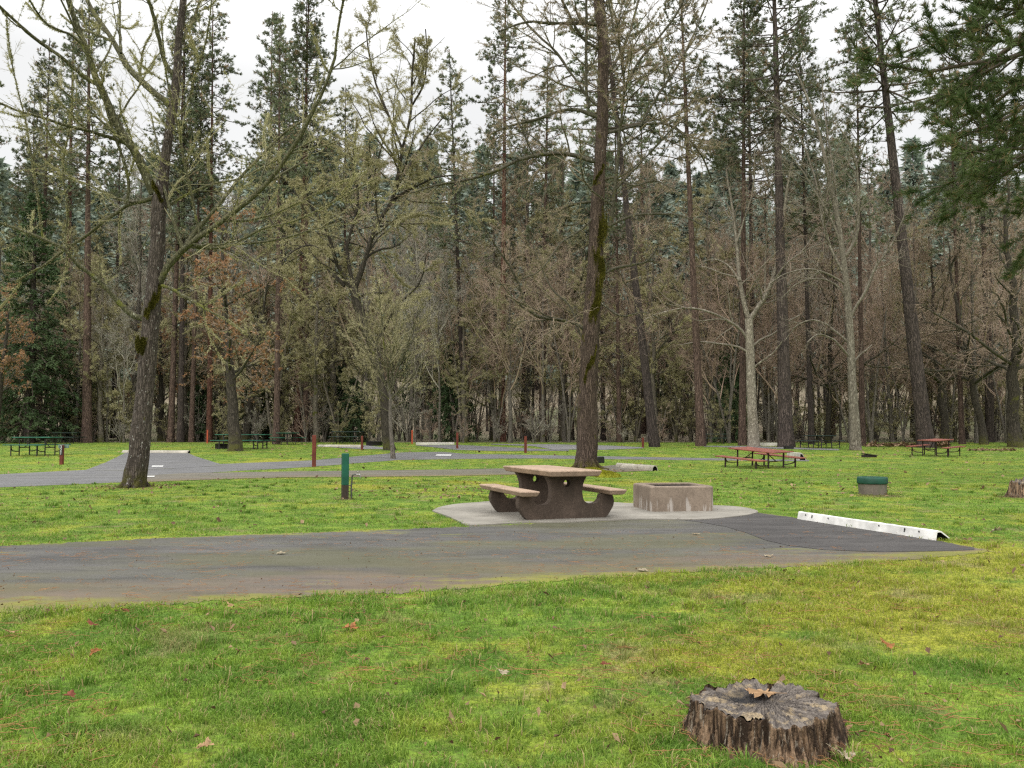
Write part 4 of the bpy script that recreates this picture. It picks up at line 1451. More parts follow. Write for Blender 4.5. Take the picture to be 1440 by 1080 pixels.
def put_table(o, px, py, rz, sc, slope=0.0):
    g = G(px, py)
    o.location = (g[0], g[1], g[2])
    o.rotation_euler = (Matrix.Rotation(math.radians(slope), 3, "X") @ Matrix.Rotation(math.radians(rz), 3, "Z")).to_euler()
    o.scale = sc if isinstance(sc, tuple) else (sc, sc, sc)
    return o


red = metal_table("large red plank picnic table on the lawn with dry leaves strewn before it", M_REDTABLE, M_RUSTFRAME, GRP)
put_table(red, 1069, 657.0, 31, (1.50, 1.27, 0.90), 4.2)
r2 = copy_tree(red, "smaller red picnic table in front of the big leaning pine", (0, 0, 0))
put_table(r2, 1316, 641.0, -48, (1.22, 1.15, 1.06), 2.5)
grn = metal_table("long green picnic table beside the numbered post", M_GREENTABLE, M_FRAME, GRP)
put_table(grn, 52, 640.5, 76, 1.22)
g2 = copy_tree(grn, "green picnic table right behind the mossy trunk and black fire ring", (0, 0, 0))
put_table(g2, 342, 631, 78, (1.15, 1.75, 1.12))
dk = metal_table("dark green picnic table in front of the trunks between the two pale plane trees", M_DARKTABLE, M_FRAME, GRP)
put_table(dk, 1153, 630.0, 14, (1.25, 1.1, 1.0))
g3 = copy_tree(dk, "distant dark table between the trunks behind the long green table", (0, 0, 0))
put_table(g3, 95, 623.5, 84, 1.0)
g4 = copy_tree(grn, "small green table seen at its end beside two reddish pine trunks", (0, 0, 0))
put_table(g4, 404, 625.2, 40, 1.05)
g5 = copy_tree(dk, "dark table behind the log-like wheel stop and brown post", (0, 0, 0))
put_table(g5, 489, 624, 80, 1.12)
g6 = copy_tree(dk, "faint dark table at the wood's edge left of the first plane tree", (0, 0, 0))
put_table(g6, 1006, 624, 75, 0.9)

# ================================================================== TREES
def limb(pts, Y0, Y1, w0, w1, K=16, bend=0.0):
    """a limb traced through photo points, running from depth Y0 to depth Y1"""
    Q = resample(pts, K)
    s = np.linspace(0, 1, K)
    Y = Y0 + (Y1 - Y0) * s ** 1.2 + bend * np.sin(s * PI)
    P = np.stack([W(Q[i, 0], Q[i, 1], Y[i]) for i in range(K)])
    R = (w0 + (w1 - w0) * s ** 0.8) / 2 * Y / F
    return P, R


def trunk_mesh(mb, P, R, S, flare=0.5, fh=0.5, lobes=5, lump=0.05, seed=0):
    K = len(P)
    rg = np.random.default_rng(seed)
    a = np.arange(S) / S * 2 * PI
    z = P[:, 2] - P[0, 2]
    fl = np.exp(-np.maximum(z, 0) / fh)[:, None]
    lob = 0.5 + 0.5 * np.cos(a * lobes + rg.random() * 6 + 0.7 * np.sin(a * 2))[None]
    nz = np.array([[vnoise(np.array([x * 5.0 + 50]), np.array([zz * 2.2 + 40]), 1.0, seed + 3)[0] for x in np.cos(a) + 0.7 * np.sin(a)] for zz in z])
    RR = R[:, None] * (1 + flare * fl * (0.35 + lob)) * (1 + lump * (nz - 0.5) * 2.0)
    tubes(mb, P[None], RR[None], S)


def sub(P, base):
    return P - np.asarray(base, float)


def hero(name, label, cat, base, trunk_pts, Ybase, limbs, mats, seed, sec=1.0, dens=(1.0, 1.0, 1.0), flare=0.6, lichen=None, trop=0.06, limb_n=(6, 8, 6), sec_len=(0.22, 0.55), top=None, twig_r=0.0045, S=28, K=64, wiggle=0.10, fh=0.55, lump=0.09, roots=0, limb_k=0.82):
    rg = np.random.default_rng(seed)
    root = thing(name, label, cat, base)
    tp_ = resample(trunk_pts, K)
    P = np.stack([W(a, b, Ybase) for a, b, _ in tp_])
    P[0, 2] = base[2] - 0.12
    R = 0.88 * tp_[:, 2] / 2 * Ybase / F
    mb = MB()
    trunk_mesh(mb, sub(P, base), R, S, flare, fh, 6, lump, seed)
    for q in range(roots):
        a_ = q * 2 * PI / roots + 0.5 * rg.random()
        r_ = R[0] * (1.9 + 1.1 * rg.random())
        ca, sa = math.cos(a_), math.sin(a_)
        k_ = R[0] * 0.45
        wv_ = rg.normal() * 0.12
        pr_ = resample([(ca * k_, sa * k_, R[0] * 1.5), (ca * R[0] * 0.9, sa * R[0] * 0.9, R[0] * 0.55), (ca * R[0] * 1.35 - sa * wv_ * 0.4, sa * R[0] * 1.35 + ca * wv_ * 0.4, R[0] * 0.08), (ca * r_ - sa * wv_, sa * r_ + ca * wv_, -0.07)], 14)
        rr_ = R[0] * np.linspace(0.34, 0.13, 14)
        tubes(mb, pr_[None], (rr_[None, :, None] * (1 + 0.12 * rg.normal(size=(1, 14, 10)))), 10)
    mb.build("trunk", mats[0], root)
    LP, LR = [], []
    mb = MB()
    for (pts, dy, w0, w1) in limbs:
        Pl, Rl = limb(pts, Ybase, Ybase + dy, w0 * limb_k, w1 * limb_k, 18)
        # natural crookedness
        wob = rg.normal(size=Pl.shape) * 0.012 * np.linalg.norm(Pl[-1] - Pl[0]) ** 0.5
        wob[0] = 0
        Pl = Pl + np.cumsum(wob, 0) * 0.35
        LP.append(Pl); LR.append(Rl)
    LP, LR = np.array(LP), np.array(LR)
    nz = 1 + 0.13 * rg.normal(size=LR.shape + (9,))
    tubes(mb, sub(LP, base), LR[..., None] * nz, 9)
    Ls = np.linalg.norm(np.diff(LP, axis=1), axis=-1).sum(1)
    n1 = np.maximum(2, np.round(Ls * limb_n[0] / 3.0 * dens[0])).astype(int)
    A, RA = grow(LP, LR, n1, (0.12, 1.0), (28, 70), sec_len, 8, wiggle, trop, rg, 0.014, 0.008)
    if top is not None:
        TA, TRA = grow(P[None, int(K * top[0]):], R[None, int(K * top[0]):], top[1], (0.0, 1.0), (30, 80), top[2], 8, wiggle, trop, rg, 0.016, 0.01, absolute=True)
        A, RA = np.concatenate([A, TA]), np.concatenate([RA, TRA])
    tubes(mb, sub(A, base), RA, 6)
    mb.build("limbs", mats[1], root)
    B, RB = grow(A, RA, max(1, int(limb_n[1] * dens[1])), (0.15, 1.0), (25, 70), (0.25, 0.6), 6, wiggle * 1.3, trop * 0.8, rg, 0.012, twig_r)
    C, RC = grow(B, RB, max(1, int(limb_n[2] * dens[2])), (0.1, 1.0), (25, 65), (0.3, 0.65), 5, wiggle * 1.5, trop * 0.5, rg, 0.011, twig_r * 0.7)
    mb = MB()
    tubes(mb, sub(B, base), RB, 4)
    tubes(mb, sub(C, base), RC, 3)
    mb.build("twigs", mats[2], root)
    if lichen:
        mb = MB()
        for (src, n, k, L, wd, bias) in lichen:
            S_ = {"L": LP, "A": A, "B": B, "C": C}[src]
            p_, d_ = along(sub(S_, base), n, rg, 0.05, 1.0, 0.0 if src == "L" else 2.5)
            spikes(mb, p_, d_, k, L, wd, 1.0, rg, 0, bias)
        mb.build("lichen", mats[3], root)
    return root


# ---- the big leaning tree on the left
b = G(188, 685)
YB = float(b[1])
tr = [(187, 690, 33), (191, 660, 32), (195, 640, 31.5), (203, 560, 28.5), (209, 490, 28), (213, 440, 27), (217, 390, 23), (221, 350, 22.5), (223, 310, 22.5), (225, 275, 22), (230, 245, 17), (235, 205, 14.5), (243, 155, 14.5), (249, 105, 13.5), (251, 60, 12), (257, 10, 11), (262, -45, 9), (270, -110, 6)]
LI = [
    ([(217, 272), (210, 257), (193, 217), (170, 187), (150, 143), (137, 117), (120, 67), (103, 17), (90, -30), (70, -90)], -2.0, 15, 8),
    ([(137, 119), (120, 110), (90, 83), (43, 47), (0, 5), (-45, -35)], -2.8, 8, 4),
    ([(240, 150), (232, 141), (213, 127), (180, 95), (160, 60), (143, 33), (123, 0), (110, -50)], 1.8, 12, 6),
    ([(170, 75), (169, 45), (166, 0), (160, -50)], 1.5, 5, 3),
    ([(160, 60), (140, 50), (110, 40), (85, 20)], 0.8, 5, 2.5),
    ([(180, 203), (160, 196), (133, 187), (83, 172), (33, 157), (0, 143), (-40, 130)], -3.0, 7, 3),
    ([(216, 278), (200, 284), (180, 288), (147, 310), (117, 333), (93, 347), (60, 372), (20, 395)], 2.0, 7, 3),
    ([(203, 448), (190, 445), (170, 430), (143, 400), (115, 378), (90, 352), (60, 338), (30, 325), (-10, 312)], -1.6, 10, 4),
    ([(177, 287), (181, 262), (172, 225), (160, 190), (147, 150), (140, 100)], -1.0, 6, 3),
    ([(222, 400), (232, 380), (247, 360), (280, 333), (320, 303), (370, 260), (413, 200), (447, 133), (467, 83), (472, 40), (480, -10)], -2.2, 12, 3.5),
    ([(258, 350), (280, 320), (307, 290), (350, 237), (400, 187), (440, 160)], 0.6, 8, 3),
    ([(265, 347), (317, 348), (367, 323), (417, 310), (480, 277), (530, 250)], -1.8, 5, 2),
    ([(281, 331), (267, 267), (253, 200), (243, 150), (232, 93), (228, 30)], -1.4, 4.5, 2),
    ([(249, 108), (240, 100), (230, 85), (222, 40), (210, 0), (200, -50)], -1.2, 9, 5),
    ([(222, 402), (233, 403), (260, 417), (287, 433), (320, 450), (345, 470)], -2.0, 6, 2),
    ([(225, 300), (250, 280), (290, 262), (340, 250), (390, 225)], 1.6, 4, 2),
    ([(254, 60), (275, 20), (290, -30), (300, -80)], 1.0, 6, 3),
    ([(240, 170), (262, 150), (275, 110), (290, 60), (297, 0)], -1.0, 4, 2),
    ([(90, 352), (95, 300), (88, 240), (100, 170), (104, 100)], -0.6, 3.5, 1.5),
    ([(60, 338), (52, 280), (40, 200), (20, 120), (5, 60)], -0.8, 3.5, 1.5),
    ([(120, 68), (100, 50), (60, 30), (30, -20)], -2.0, 5, 2.5),
]
hero("bare_tree", "big lichen-covered bare tree leaning on the grass between the road and the pad, at left", "tree", b, tr, YB, LI, (M_BARK_MAPLE, M_BARK_LIMB, M_TWIG_OLIVE, M_LICHEN), 101,
     lichen=[("L", 5200, 6, 0.055, 0.015, (0, 0, -0.15)), ("A", 9000, 5, 0.055, 0.014, (0, 0, -0.3)), ("B", 6000, 4, 0.055, 0.013, (0, 0, -0.4))], limb_n=(5.2, 7, 5), sec_len=(0.18, 0.52), trop=0.075, top=(0.72, 8, (0.6, 2.2)), flare=0.22, twig_r=0.0050, roots=7)

# ---- the thick trunk behind the table
b = G(824, 660)
YC = float(b[1])
tr = [(823, 664, 35), (824, 650, 33), (826, 600, 31), (828, 530, 29), (830, 480, 28.5), (833, 430, 25), (837, 380, 24.5), (838, 340, 23), (841, 280, 21), (844, 230, 19), (847, 170, 18), (848, 100, 17), (846, 50, 15), (840, 0, 13), (835, -60, 11), (830, -130, 7)]
LI = [
    ([(842, 228), (830, 226), (797, 217), (763, 218), (727, 227), (697, 242), (647, 257), (613, 263), (575, 275)], -1.5, 9, 3),
    ([(845, 166), (835, 163), (813, 155), (790, 157), (757, 168), (713, 178), (685, 190)], 1.6, 8, 3),
    ([(845, 36), (830, 33), (807, 32), (773, 32), (740, 30), (700, 45)], -1.2, 8, 3),
    ([(845, 152), (827, 137), (807, 107), (780, 70), (747, 37), (717, 0), (695, -35)], 2.2, 5.5, 3),
    ([(828, 152), (824, 130), (823, 83), (823, 20), (822, -50)], -1.0, 6, 4),
    ([(845, 335), (857, 322), (863, 267), (868, 200), (875, 133), (873, 83), (860, 43), (850, -20)], -1.8, 7, 3.5),
    ([(848, 188), (863, 185), (903, 175), (937, 175), (960, 187), (985, 215), (1003, 255)], 1.5, 6, 2.5),
    ([(843, 325), (857, 317), (893, 302), (930, 300), (960, 303), (1000, 322)], -1.2, 6, 2.5),
    ([(868, 132), (877, 123), (903, 80), (940, 37), (960, 3), (980, -45)], -0.8, 5.5, 3),
    ([(900, 178), (923, 140), (960, 83), (988, 25), (1010, -30)], 2.2, 5, 2.5),
    ([(833, 469), (827, 467), (810, 455), (780, 448), (753, 443), (737, 427), (727, 400), (713, 373), (697, 350), (676, 315)], -2.0, 7, 2.5),
    ([(838, 392), (847, 387), (863, 377), (887, 373), (910, 367), (925, 345), (935, 310)], 1.2, 5.5, 2),
    ([(797, 217), (790, 228), (773, 253), (755, 297)], -1.4, 5, 2),
    ([(840, 282), (835, 283), (800, 290), (767, 313), (740, 345)], 1.0, 5, 2),
    ([(838, 300), (820, 320), (790, 340), (760, 380), (735, 392)], -1.8, 4, 1.8),
    ([(836, 420), (850, 430), (875, 445), (905, 440), (935, 452)], -1.4, 4, 1.8),
    ([(847, 110), (865, 90), (885, 50), (900, 0), (915, -40)], 1.6, 6, 3),
    ([(847, 70), (820, 55), (795, 10), (775, -40)], -1.4, 6, 3),
    ([(830, 480), (815, 470), (800, 430), (770, 400), (740, 330)], 1.7, 4, 1.8),
    ([(842, 260), (860, 250), (890, 262), (920, 255), (950, 270)], -1.6, 4, 1.8),
]
hero("bare_tree", "thick bare tree with ridged mossy trunk standing right behind the concrete picnic table", "tree", b, tr, YC, LI, (M_BARK_CENTER, M_BARK_LIMBDARK, M_TWIG_BROWN, M_BRISTLE), 202,
     lichen=[("A", 6000, 4, 0.09, 0.016, (0, 0, -0.5)), ("B", 8000, 4, 0.09, 0.015, (0, 0, -0.7)), ("L", 1500, 4, 0.07, 0.018, (0, 0, -0.4))], limb_n=(6.5, 7, 6), sec_len=(0.22, 0.5), trop=-0.005, top=(0.62, 14, (0.8, 2.6)), flare=0.12, twig_r=0.0072, roots=6, wiggle=0.15, lump=0.13)
def moss_clumps(root, base, Y, spots, rg):
    """shaggy moss clumps on a trunk; spots: photo x, y, half width px, half height px"""
    mb = MB()
    for (px, py, hw, hh_) in spots:
        n_ = 1500
        a = rg.random(n_) * 6.283; r_ = np.sqrt(rg.random(n_))
        rad = 0.90 * hw / F * Y
        th = np.sin(a * 1.0 + px) * r_ * (0.7 + 0.5 * rg.random()) - PI / 2 + (rg.random() - 0.5) * 0.9
        c = W(px, py, Y) - np.asarray(base, float)
        zz = 1.9 * (r_ * np.sin(a)) * hh_ / F * Y * (0.6 + 0.7 * np.sin(th * 5 + px) ** 2)
        k_ = rad * (0.9 + 0.15 * np.cos(a) * r_)
        ps = np.stack([c[0] + k_ * np.cos(th), c[1] + k_ * np.sin(th), c[2] + zz], 1)
        dd = np.stack([np.cos(th), np.sin(th), 0 * th], 1)
        spikes(mb, ps, dd, 4, 0.055, 0.016, 0.8, rg, 0, (0, 0, -0.5))
    mb.build("moss", M_MOSSDARK, root)


moss_clumps(bpy.data.objects["bare_tree"], bpy.data.objects["bare_tree"].location, YB, [(223, 272, 11.5, 8), (214, 427, 14, 12), (203, 487, 14.5, 6)], np.random.default_rng(8))
moss_clumps(bpy.data.objects["bare_tree.001"], b, YC, [(829, 512, 15, 12), (835, 432, 14, 14), (837, 392, 12.8, 18), (843, 330, 11.8, 16), (842, 248, 10.5, 8), (838, 372, 12.8, 10)], np.random.default_rng(9))
# moss cushion creeping from the trunk foot
root_c = bpy.data.objects["bare_tree.001"]
mb = MB()
rgm = np.random.default_rng(3)
for (px, py, r) in ((838, 667, 0.55), (846, 669, 0.6), (832, 664.5, 0.5), (855, 671, 0.4)):
    q = G(px, py) - b
    lathe(mb, [(r, -0.02), (r * 0.9, 0.05), (r * 0.6, 0.11), (r * 0.25, 0.14), (0, 0.15)], 20, 0, tuple(q))
    a_r = rgm.random((500, 2)); rad_ = r * np.sqrt(a_r[:, 0]); an_ = a_r[:, 1] * 6.283
    ps = np.stack([q[0] + rad_ * np.cos(an_), q[1] + rad_ * np.sin(an_), q[2] + 0.15 * (1 - (rad_ / r) ** 2)], 1)
    spikes(mb, ps, np.tile([[0, 0, 1.0]], (500, 1)), 3, 0.05, 0.02, 0.8, rgm)
mb.build("moss", M_MOSS, root_c)

# ---- dark forked lichen tree left of centre
b = G(546, 633)
YO = float(b[1])
tr = [(548, 636, 17), (545, 615, 16), (542, 580, 15), (537, 540, 14.5), (524, 490, 14.5), (508, 445, 15), (499, 415, 14), (496, 400, 12)]
LI = [
    ([(497, 410), (485, 392), (474, 370), (466, 345), (459, 325), (447, 305), (436, 285), (430, 262)], -1.5, 9, 3),
    ([(485, 402), (470, 388), (455, 372), (430, 360), (404, 335), (388, 318), (370, 290)], 2.0, 7, 3),
    ([(497, 402), (491, 375), (487, 350), (493, 325), (500, 300), (501, 270), (496, 230), (500, 170)], 1.2, 7, 3),
    ([(499, 405), (508, 382), (518, 350), (530, 315), (547, 290), (556, 265), (560, 240), (566, 205), (577, 160), (580, 110), (585, 60)], -1.2, 9, 3),
    ([(545, 290), (560, 275), (585, 262), (610, 250), (640, 245), (665, 238)], -1.5, 5, 2),
    ([(555, 268), (575, 235), (600, 195), (625, 165)], 1.4, 5, 2),
    ([(500, 420), (515, 413), (540, 411), (552, 408)], -0.6, 5, 3.5),
    ([(566, 210), (550, 170), (530, 120), (520, 70), (515, 30)], 1.0, 5, 2),
    ([(430, 300), (415, 270), (400, 240), (380, 225)], -1.0, 4, 2),
    ([(578, 150), (595, 120), (600, 80), (598, 40)], -1.0, 4, 2),
    ([(524, 490), (545, 455), (560, 430), (590, 400), (600, 360)], -1.6, 5, 2),
    ([(500, 300), (520, 270), (530, 230), (540, 190)], -1.4, 4, 2),
    ([(474, 372), (450, 350), (430, 345), (405, 360), (390, 390)], -2.0, 4, 2),
]
hero("bare_tree", "dark forked tree hung with yellow-green lichen standing behind the slim young tree", "tree", b, tr, YO, LI, (M_BARK_DARKMOSS, M_BARK_DARKMOSS, M_TWIG_OLIVE, M_LICHEN2), 303,
     lichen=[("B", 9000, 4, 0.18, 0.028, (0, 0, -0.7)), ("C", 8000, 4, 0.15, 0.024, (0, 0, -0.7)), ("A", 3000, 4, 0.15, 0.03, (0, 0, -0.4))], limb_n=(4.5, 6, 6), sec_len=(0.25, 0.5), trop=0.0, flare=0.3, twig_r=0.006, S=18, K=30, wiggle=0.14)

# ---- slim young tree in front of it
b = G(551, 645)
YV = float(b[1])
tr = [(553, 648, 8), (551, 620, 6.5), (549, 590, 5.6), (549, 560, 5.4), (548, 548, 5)]
LI = [
    ([(548, 556), (535, 525), (522, 490), (512, 455), (505, 420)], 0.6, 4, 1.2),
    ([(548, 552), (543, 510), (538, 470), (534, 430), (532, 400)], -0.6, 4, 1.2),
    ([(549, 552), (553, 505), (556, 460), (558, 420)], 0.5, 4, 1.2),
    ([(549, 556), (560, 520), (573, 485), (585, 450), (596, 425)], -0.7, 4, 1.2),
    ([(549, 562), (570, 540), (590, 515), (606, 485)], 0.6, 3, 1.2),
    ([(548, 562), (530, 545), (515, 520), (500, 500)], -0.6, 3, 1.2),
    ([(549, 575), (565, 565), (585, 550), (605, 540)], 0.5, 2.5, 1),
    ([(549, 580), (530, 570), (510, 555), (492, 550)], 0.5, 2.5, 1),
]
hero("bare_tree", "slim young bare tree with upswept twigs on the near edge of the main road", "tree", b, tr, YV, LI, (M_BARK_GREY, M_BARK_LIMB, M_TWIG_OLIVE, M_LICHEN2), 404,
     lichen=[("B", 2200, 2, 0.08, 0.03, (0, 0, -0.2))], limb_n=(12, 7, 5), sec_len=(0.3, 0.6), trop=0.14, flare=0.2, twig_r=0.005, S=14, K=16, wiggle=0.07)

# ---- two pale plane trees on the right
b = G(1060, 628)
YP = float(b[1])
tr = [(1060, 632, 18), (1059, 600, 16.5), (1057, 560, 15), (1055, 500, 14), (1054, 470, 13), (1053, 448, 12)]
LI = [
    ([(1053, 450), (1048, 430), (1042, 405), (1038, 375), (1036, 340), (1030, 290), (1022, 240)], 1.0, 9, 3),
    ([(1054, 450), (1064, 435), (1078, 415), (1088, 390), (1093, 360), (1100, 310), (1108, 260), (1113, 230)], -1.2, 9, 3.5),
    ([(1053, 482), (1043, 465), (1025, 452), (1000, 440), (965, 433), (930, 440), (905, 450)], -1.5, 5.5, 2),
    ([(1054, 496), (1035, 487), (1010, 483), (985, 481), (955, 485)], 1.6, 4.5, 1.8),
    ([(1056, 488), (1070, 478), (1088, 470), (1105, 455), (1125, 445)], 1.0, 4.5, 2),
    ([(1057, 520), (1068, 510), (1085, 498), (1100, 480)], -1.2, 4, 1.8),
    ([(1040, 395), (1025, 375), (1005, 365), (985, 370)], 1.0, 4, 1.6),
    ([(1088, 392), (1105, 370), (1130, 350), (1150, 320)], 0.9, 4, 1.6),
    ([(1036, 340), (1050, 300), (1060, 260), (1062, 210)], -1.0, 4, 1.6),
    ([(1100, 310), (1085, 270), (1070, 225), (1050, 180)], 1.2, 4, 1.6),
]
hero("plane_tree", "pale trunked plane tree with low fork behind the large red picnic table", "tree", b, tr, YP, LI, (M_BARK_PLANE, M_BARK_PLANE, M_TWIG_RED), 505, limb_n=(5.5, 6, 5), sec_len=(0.25, 0.5), trop=0.01, flare=0.25, twig_r=0.006, S=18, K=30, wiggle=0.13)
b = G(1203, 632.5)
YP2 = float(b[1])
tr = [(1203, 637, 17), (1202, 600, 15.5), (1200, 565, 14.5), (1198, 530, 12.5), (1196, 480, 11.5), (1193, 430, 10.5), (1189, 390, 9.5), (1184, 350, 8.5), (1178, 310, 7.5), (1168, 260, 6.5), (1155, 200, 5), (1140, 150, 4), (1118, 95, 2.5)]
LI = [
    ([(1195, 447), (1203, 432), (1213, 418), (1222, 400), (1232, 375), (1250, 350), (1266, 318), (1275, 290)], -1.2, 6, 2.2),
    ([(1186, 362), (1195, 352), (1206, 325), (1208, 285), (1207, 245), (1205, 225), (1195, 200), (1183, 180)], -0.8, 6.5, 2.5),
    ([(1206, 228), (1213, 210), (1218, 195)], -0.3, 3.5, 1.5),
    ([(1197, 505), (1185, 490), (1170, 475), (1150, 470), (1135, 480)], -1.0, 4.5, 2),
    ([(1192, 480), (1178, 468), (1160, 455), (1140, 450), (1120, 458), (1105, 478)], 1.0, 4, 1.6),
    ([(1198, 512), (1208, 500), (1218, 492), (1226, 485)], 0.5, 3.5, 2),
    ([(1188, 385), (1172, 355), (1158, 310), (1150, 260), (1130, 200), (1105, 160), (1080, 150)], 1.2, 5, 1.8),
    ([(1183, 345), (1165, 300), (1140, 260), (1115, 220), (1095, 200), (1075, 205)], -1.0, 4.5, 1.6),
    ([(1178, 315), (1176, 270), (1170, 220), (1160, 160), (1155, 110)], 1.0, 4.5, 1.6),
    ([(1190, 400), (1165, 385), (1135, 378), (1105, 385), (1080, 400)], -1.4, 4, 1.5),
    ([(1192, 420), (1175, 400), (1150, 392), (1120, 400), (1100, 420)], 1.4, 4, 1.5),
    ([(1150, 182), (1120, 165), (1100, 145), (1070, 125)], -1.0, 3.5, 1.4),
]
hero("plane_tree", "slim white trunked plane tree with upright forked limbs left of the big leaning pine", "tree", b, tr, YP2, LI, (M_BARK_PLANE, M_BARK_PLANE, M_TWIG_PALE), 606, limb_n=(5, 6, 5), sec_len=(0.25, 0.5), trop=0.03, flare=0.2, twig_r=0.006, S=18, K=40, wiggle=0.12)


# ------------------------------------------------------------------ pines (shared between copies)
def gen_pine(seed, H=32.0, cs=0.42, Lmax=3.4, nb=130, r0=0.36, nt=3600, mats=None, needle=(9, 0.25, 0.05), name="pine_tree", label="x", dead=14, sec=8, bend=0.15, S=14, droop=0.0):
    rg = np.random.default_rng(seed)
    K = 26
    z = np.linspace(0, H, K)
    P = np.stack([np.cumsum(rg.normal(size=K)) * 0.04 * bend, np.cumsum(rg.normal(size=K)) * 0.04 * bend, z], 1)
    P[:, :2] -= P[0, :2]
    P[0, 2] = -0.3
    R = r0 * (1 - 0.93 * (z / H) ** 0.9) + 0.012
    root = thing(name, label, "tree")
    mb = MB()
    trunk_mesh(mb, P, R, S, 0.28, 0.7, 5, 0.06, seed)
    mb.build("trunk", mats[0], root)
    t_ = cs + (0.985 - cs) * np.sort(rg.random(nb)) ** 0.9
    t_[:dead] = cs - (cs - 0.16) * rg.random(dead) ** 1.5
    u = np.clip((t_ - cs) / (1 - cs), 0, 1)
    L = Lmax * (0.55 + 0.45 * np.minimum(1, u / 0.25)) * (1 - u) ** 0.7 * (0.6 + 0.6 * rg.random(nb)) + 0.3
    L[:dead] *= 0.5
    az = np.arange(nb) * 2.4 + rg.random(nb) * 0.8
    el = np.radians(-22 + 55 * u + 14 * rg.normal(size=nb) - droop)
    KB = 7
    B = np.empty((nb, KB, 3))
    zz = t_ * H
    B[:, 0] = np.stack([np.interp(zz, z, P[:, 0]), np.interp(zz, z, P[:, 1]), zz], 1)
    d = np.stack([np.cos(az) * np.cos(el), np.sin(az) * np.cos(el), np.sin(el)], 1)
    for k in range(1, KB):
        d = nrm(d + 0.10 * rg.normal(size=d.shape) + np.array([0, 0, 0.10]) * (k / KB))
        B[:, k] = B[:, k - 1] + d * (L / (KB - 1))[:, None]
    RB = np.maximum((0.010 + 0.014 * L)[:, None] * (1 - 0.8 * np.linspace(0, 1, KB)), 0.008)
    live = np.arange(nb) >= dead
    A, RA = grow(B[live], RB[live], sec, (0.25, 1.0), (30, 65), (0.25, 0.5), 5, 0.12, 0.07, rg, 0.012, 0.006, side=(1, 1, 0.45))
    D, RD = grow(B[~live], RB[~live], 4, (0.3, 1.0), (30, 65), (0.25, 0.5), 4, 0.15, 0.0, rg, 0.012, 0.006) if dead else (A[:1], RA[:1])
    mb = MB()
    tubes(mb, B, RB, 5)
    tubes(mb, A, RA, 3)
    tubes(mb, D, RD, 3)
    mb.build("branches", mats[1], root)
    p1, d1 = along(A, int(nt * 0.78), rg, 0.35, 1.0)
    p2, d2 = along(B[live], int(nt * 0.22), rg, 0.55, 1.0)
    mb = MB()
    spikes(mb, np.concatenate([p1, p2]), np.concatenate([d1, d2]), needle[0], needle[1], needle[2], 0.65, rg, 0, (0, 0, 0.22))
    mb.build("needles", mats[2], root)
    return root


def place(root, used, px, py, label, wpx, tilt_to=None, hs=1.0, rz=0.0, group=None, nominal=0.72):
    """stand a tree (or a copy) at a photo ground point; wpx is the trunk width seen there; tilt_to=(px,py) where the trunk passes higher up"""
    g = G(px, py)
    th = 0.0
    if tilt_to is not None:
        th = math.atan2(tilt_to[0] - px, py - tilt_to[1])
    o = copy_tree(root, label, tuple(g), (0, 0, 0), (hs, hs, hs), group) if id(root) in used else root
    used.add(id(root))
    o["label"] = label
    if group:
        o["group"] = group
    o.location = g
    o.scale = (hs, hs, hs)
    o.rotation_euler = (Matrix.Rotation(th, 3, "Y") @ Matrix.Rotation(rz, 3, "Z")).to_euler()
    k = 0.88 * (wpx / F * g[1]) / nominal / hs
    for ch_ in o.children:
        if ch_.name.startswith("trunk"):
            ch_.scale = (k, k, 1)
    return o


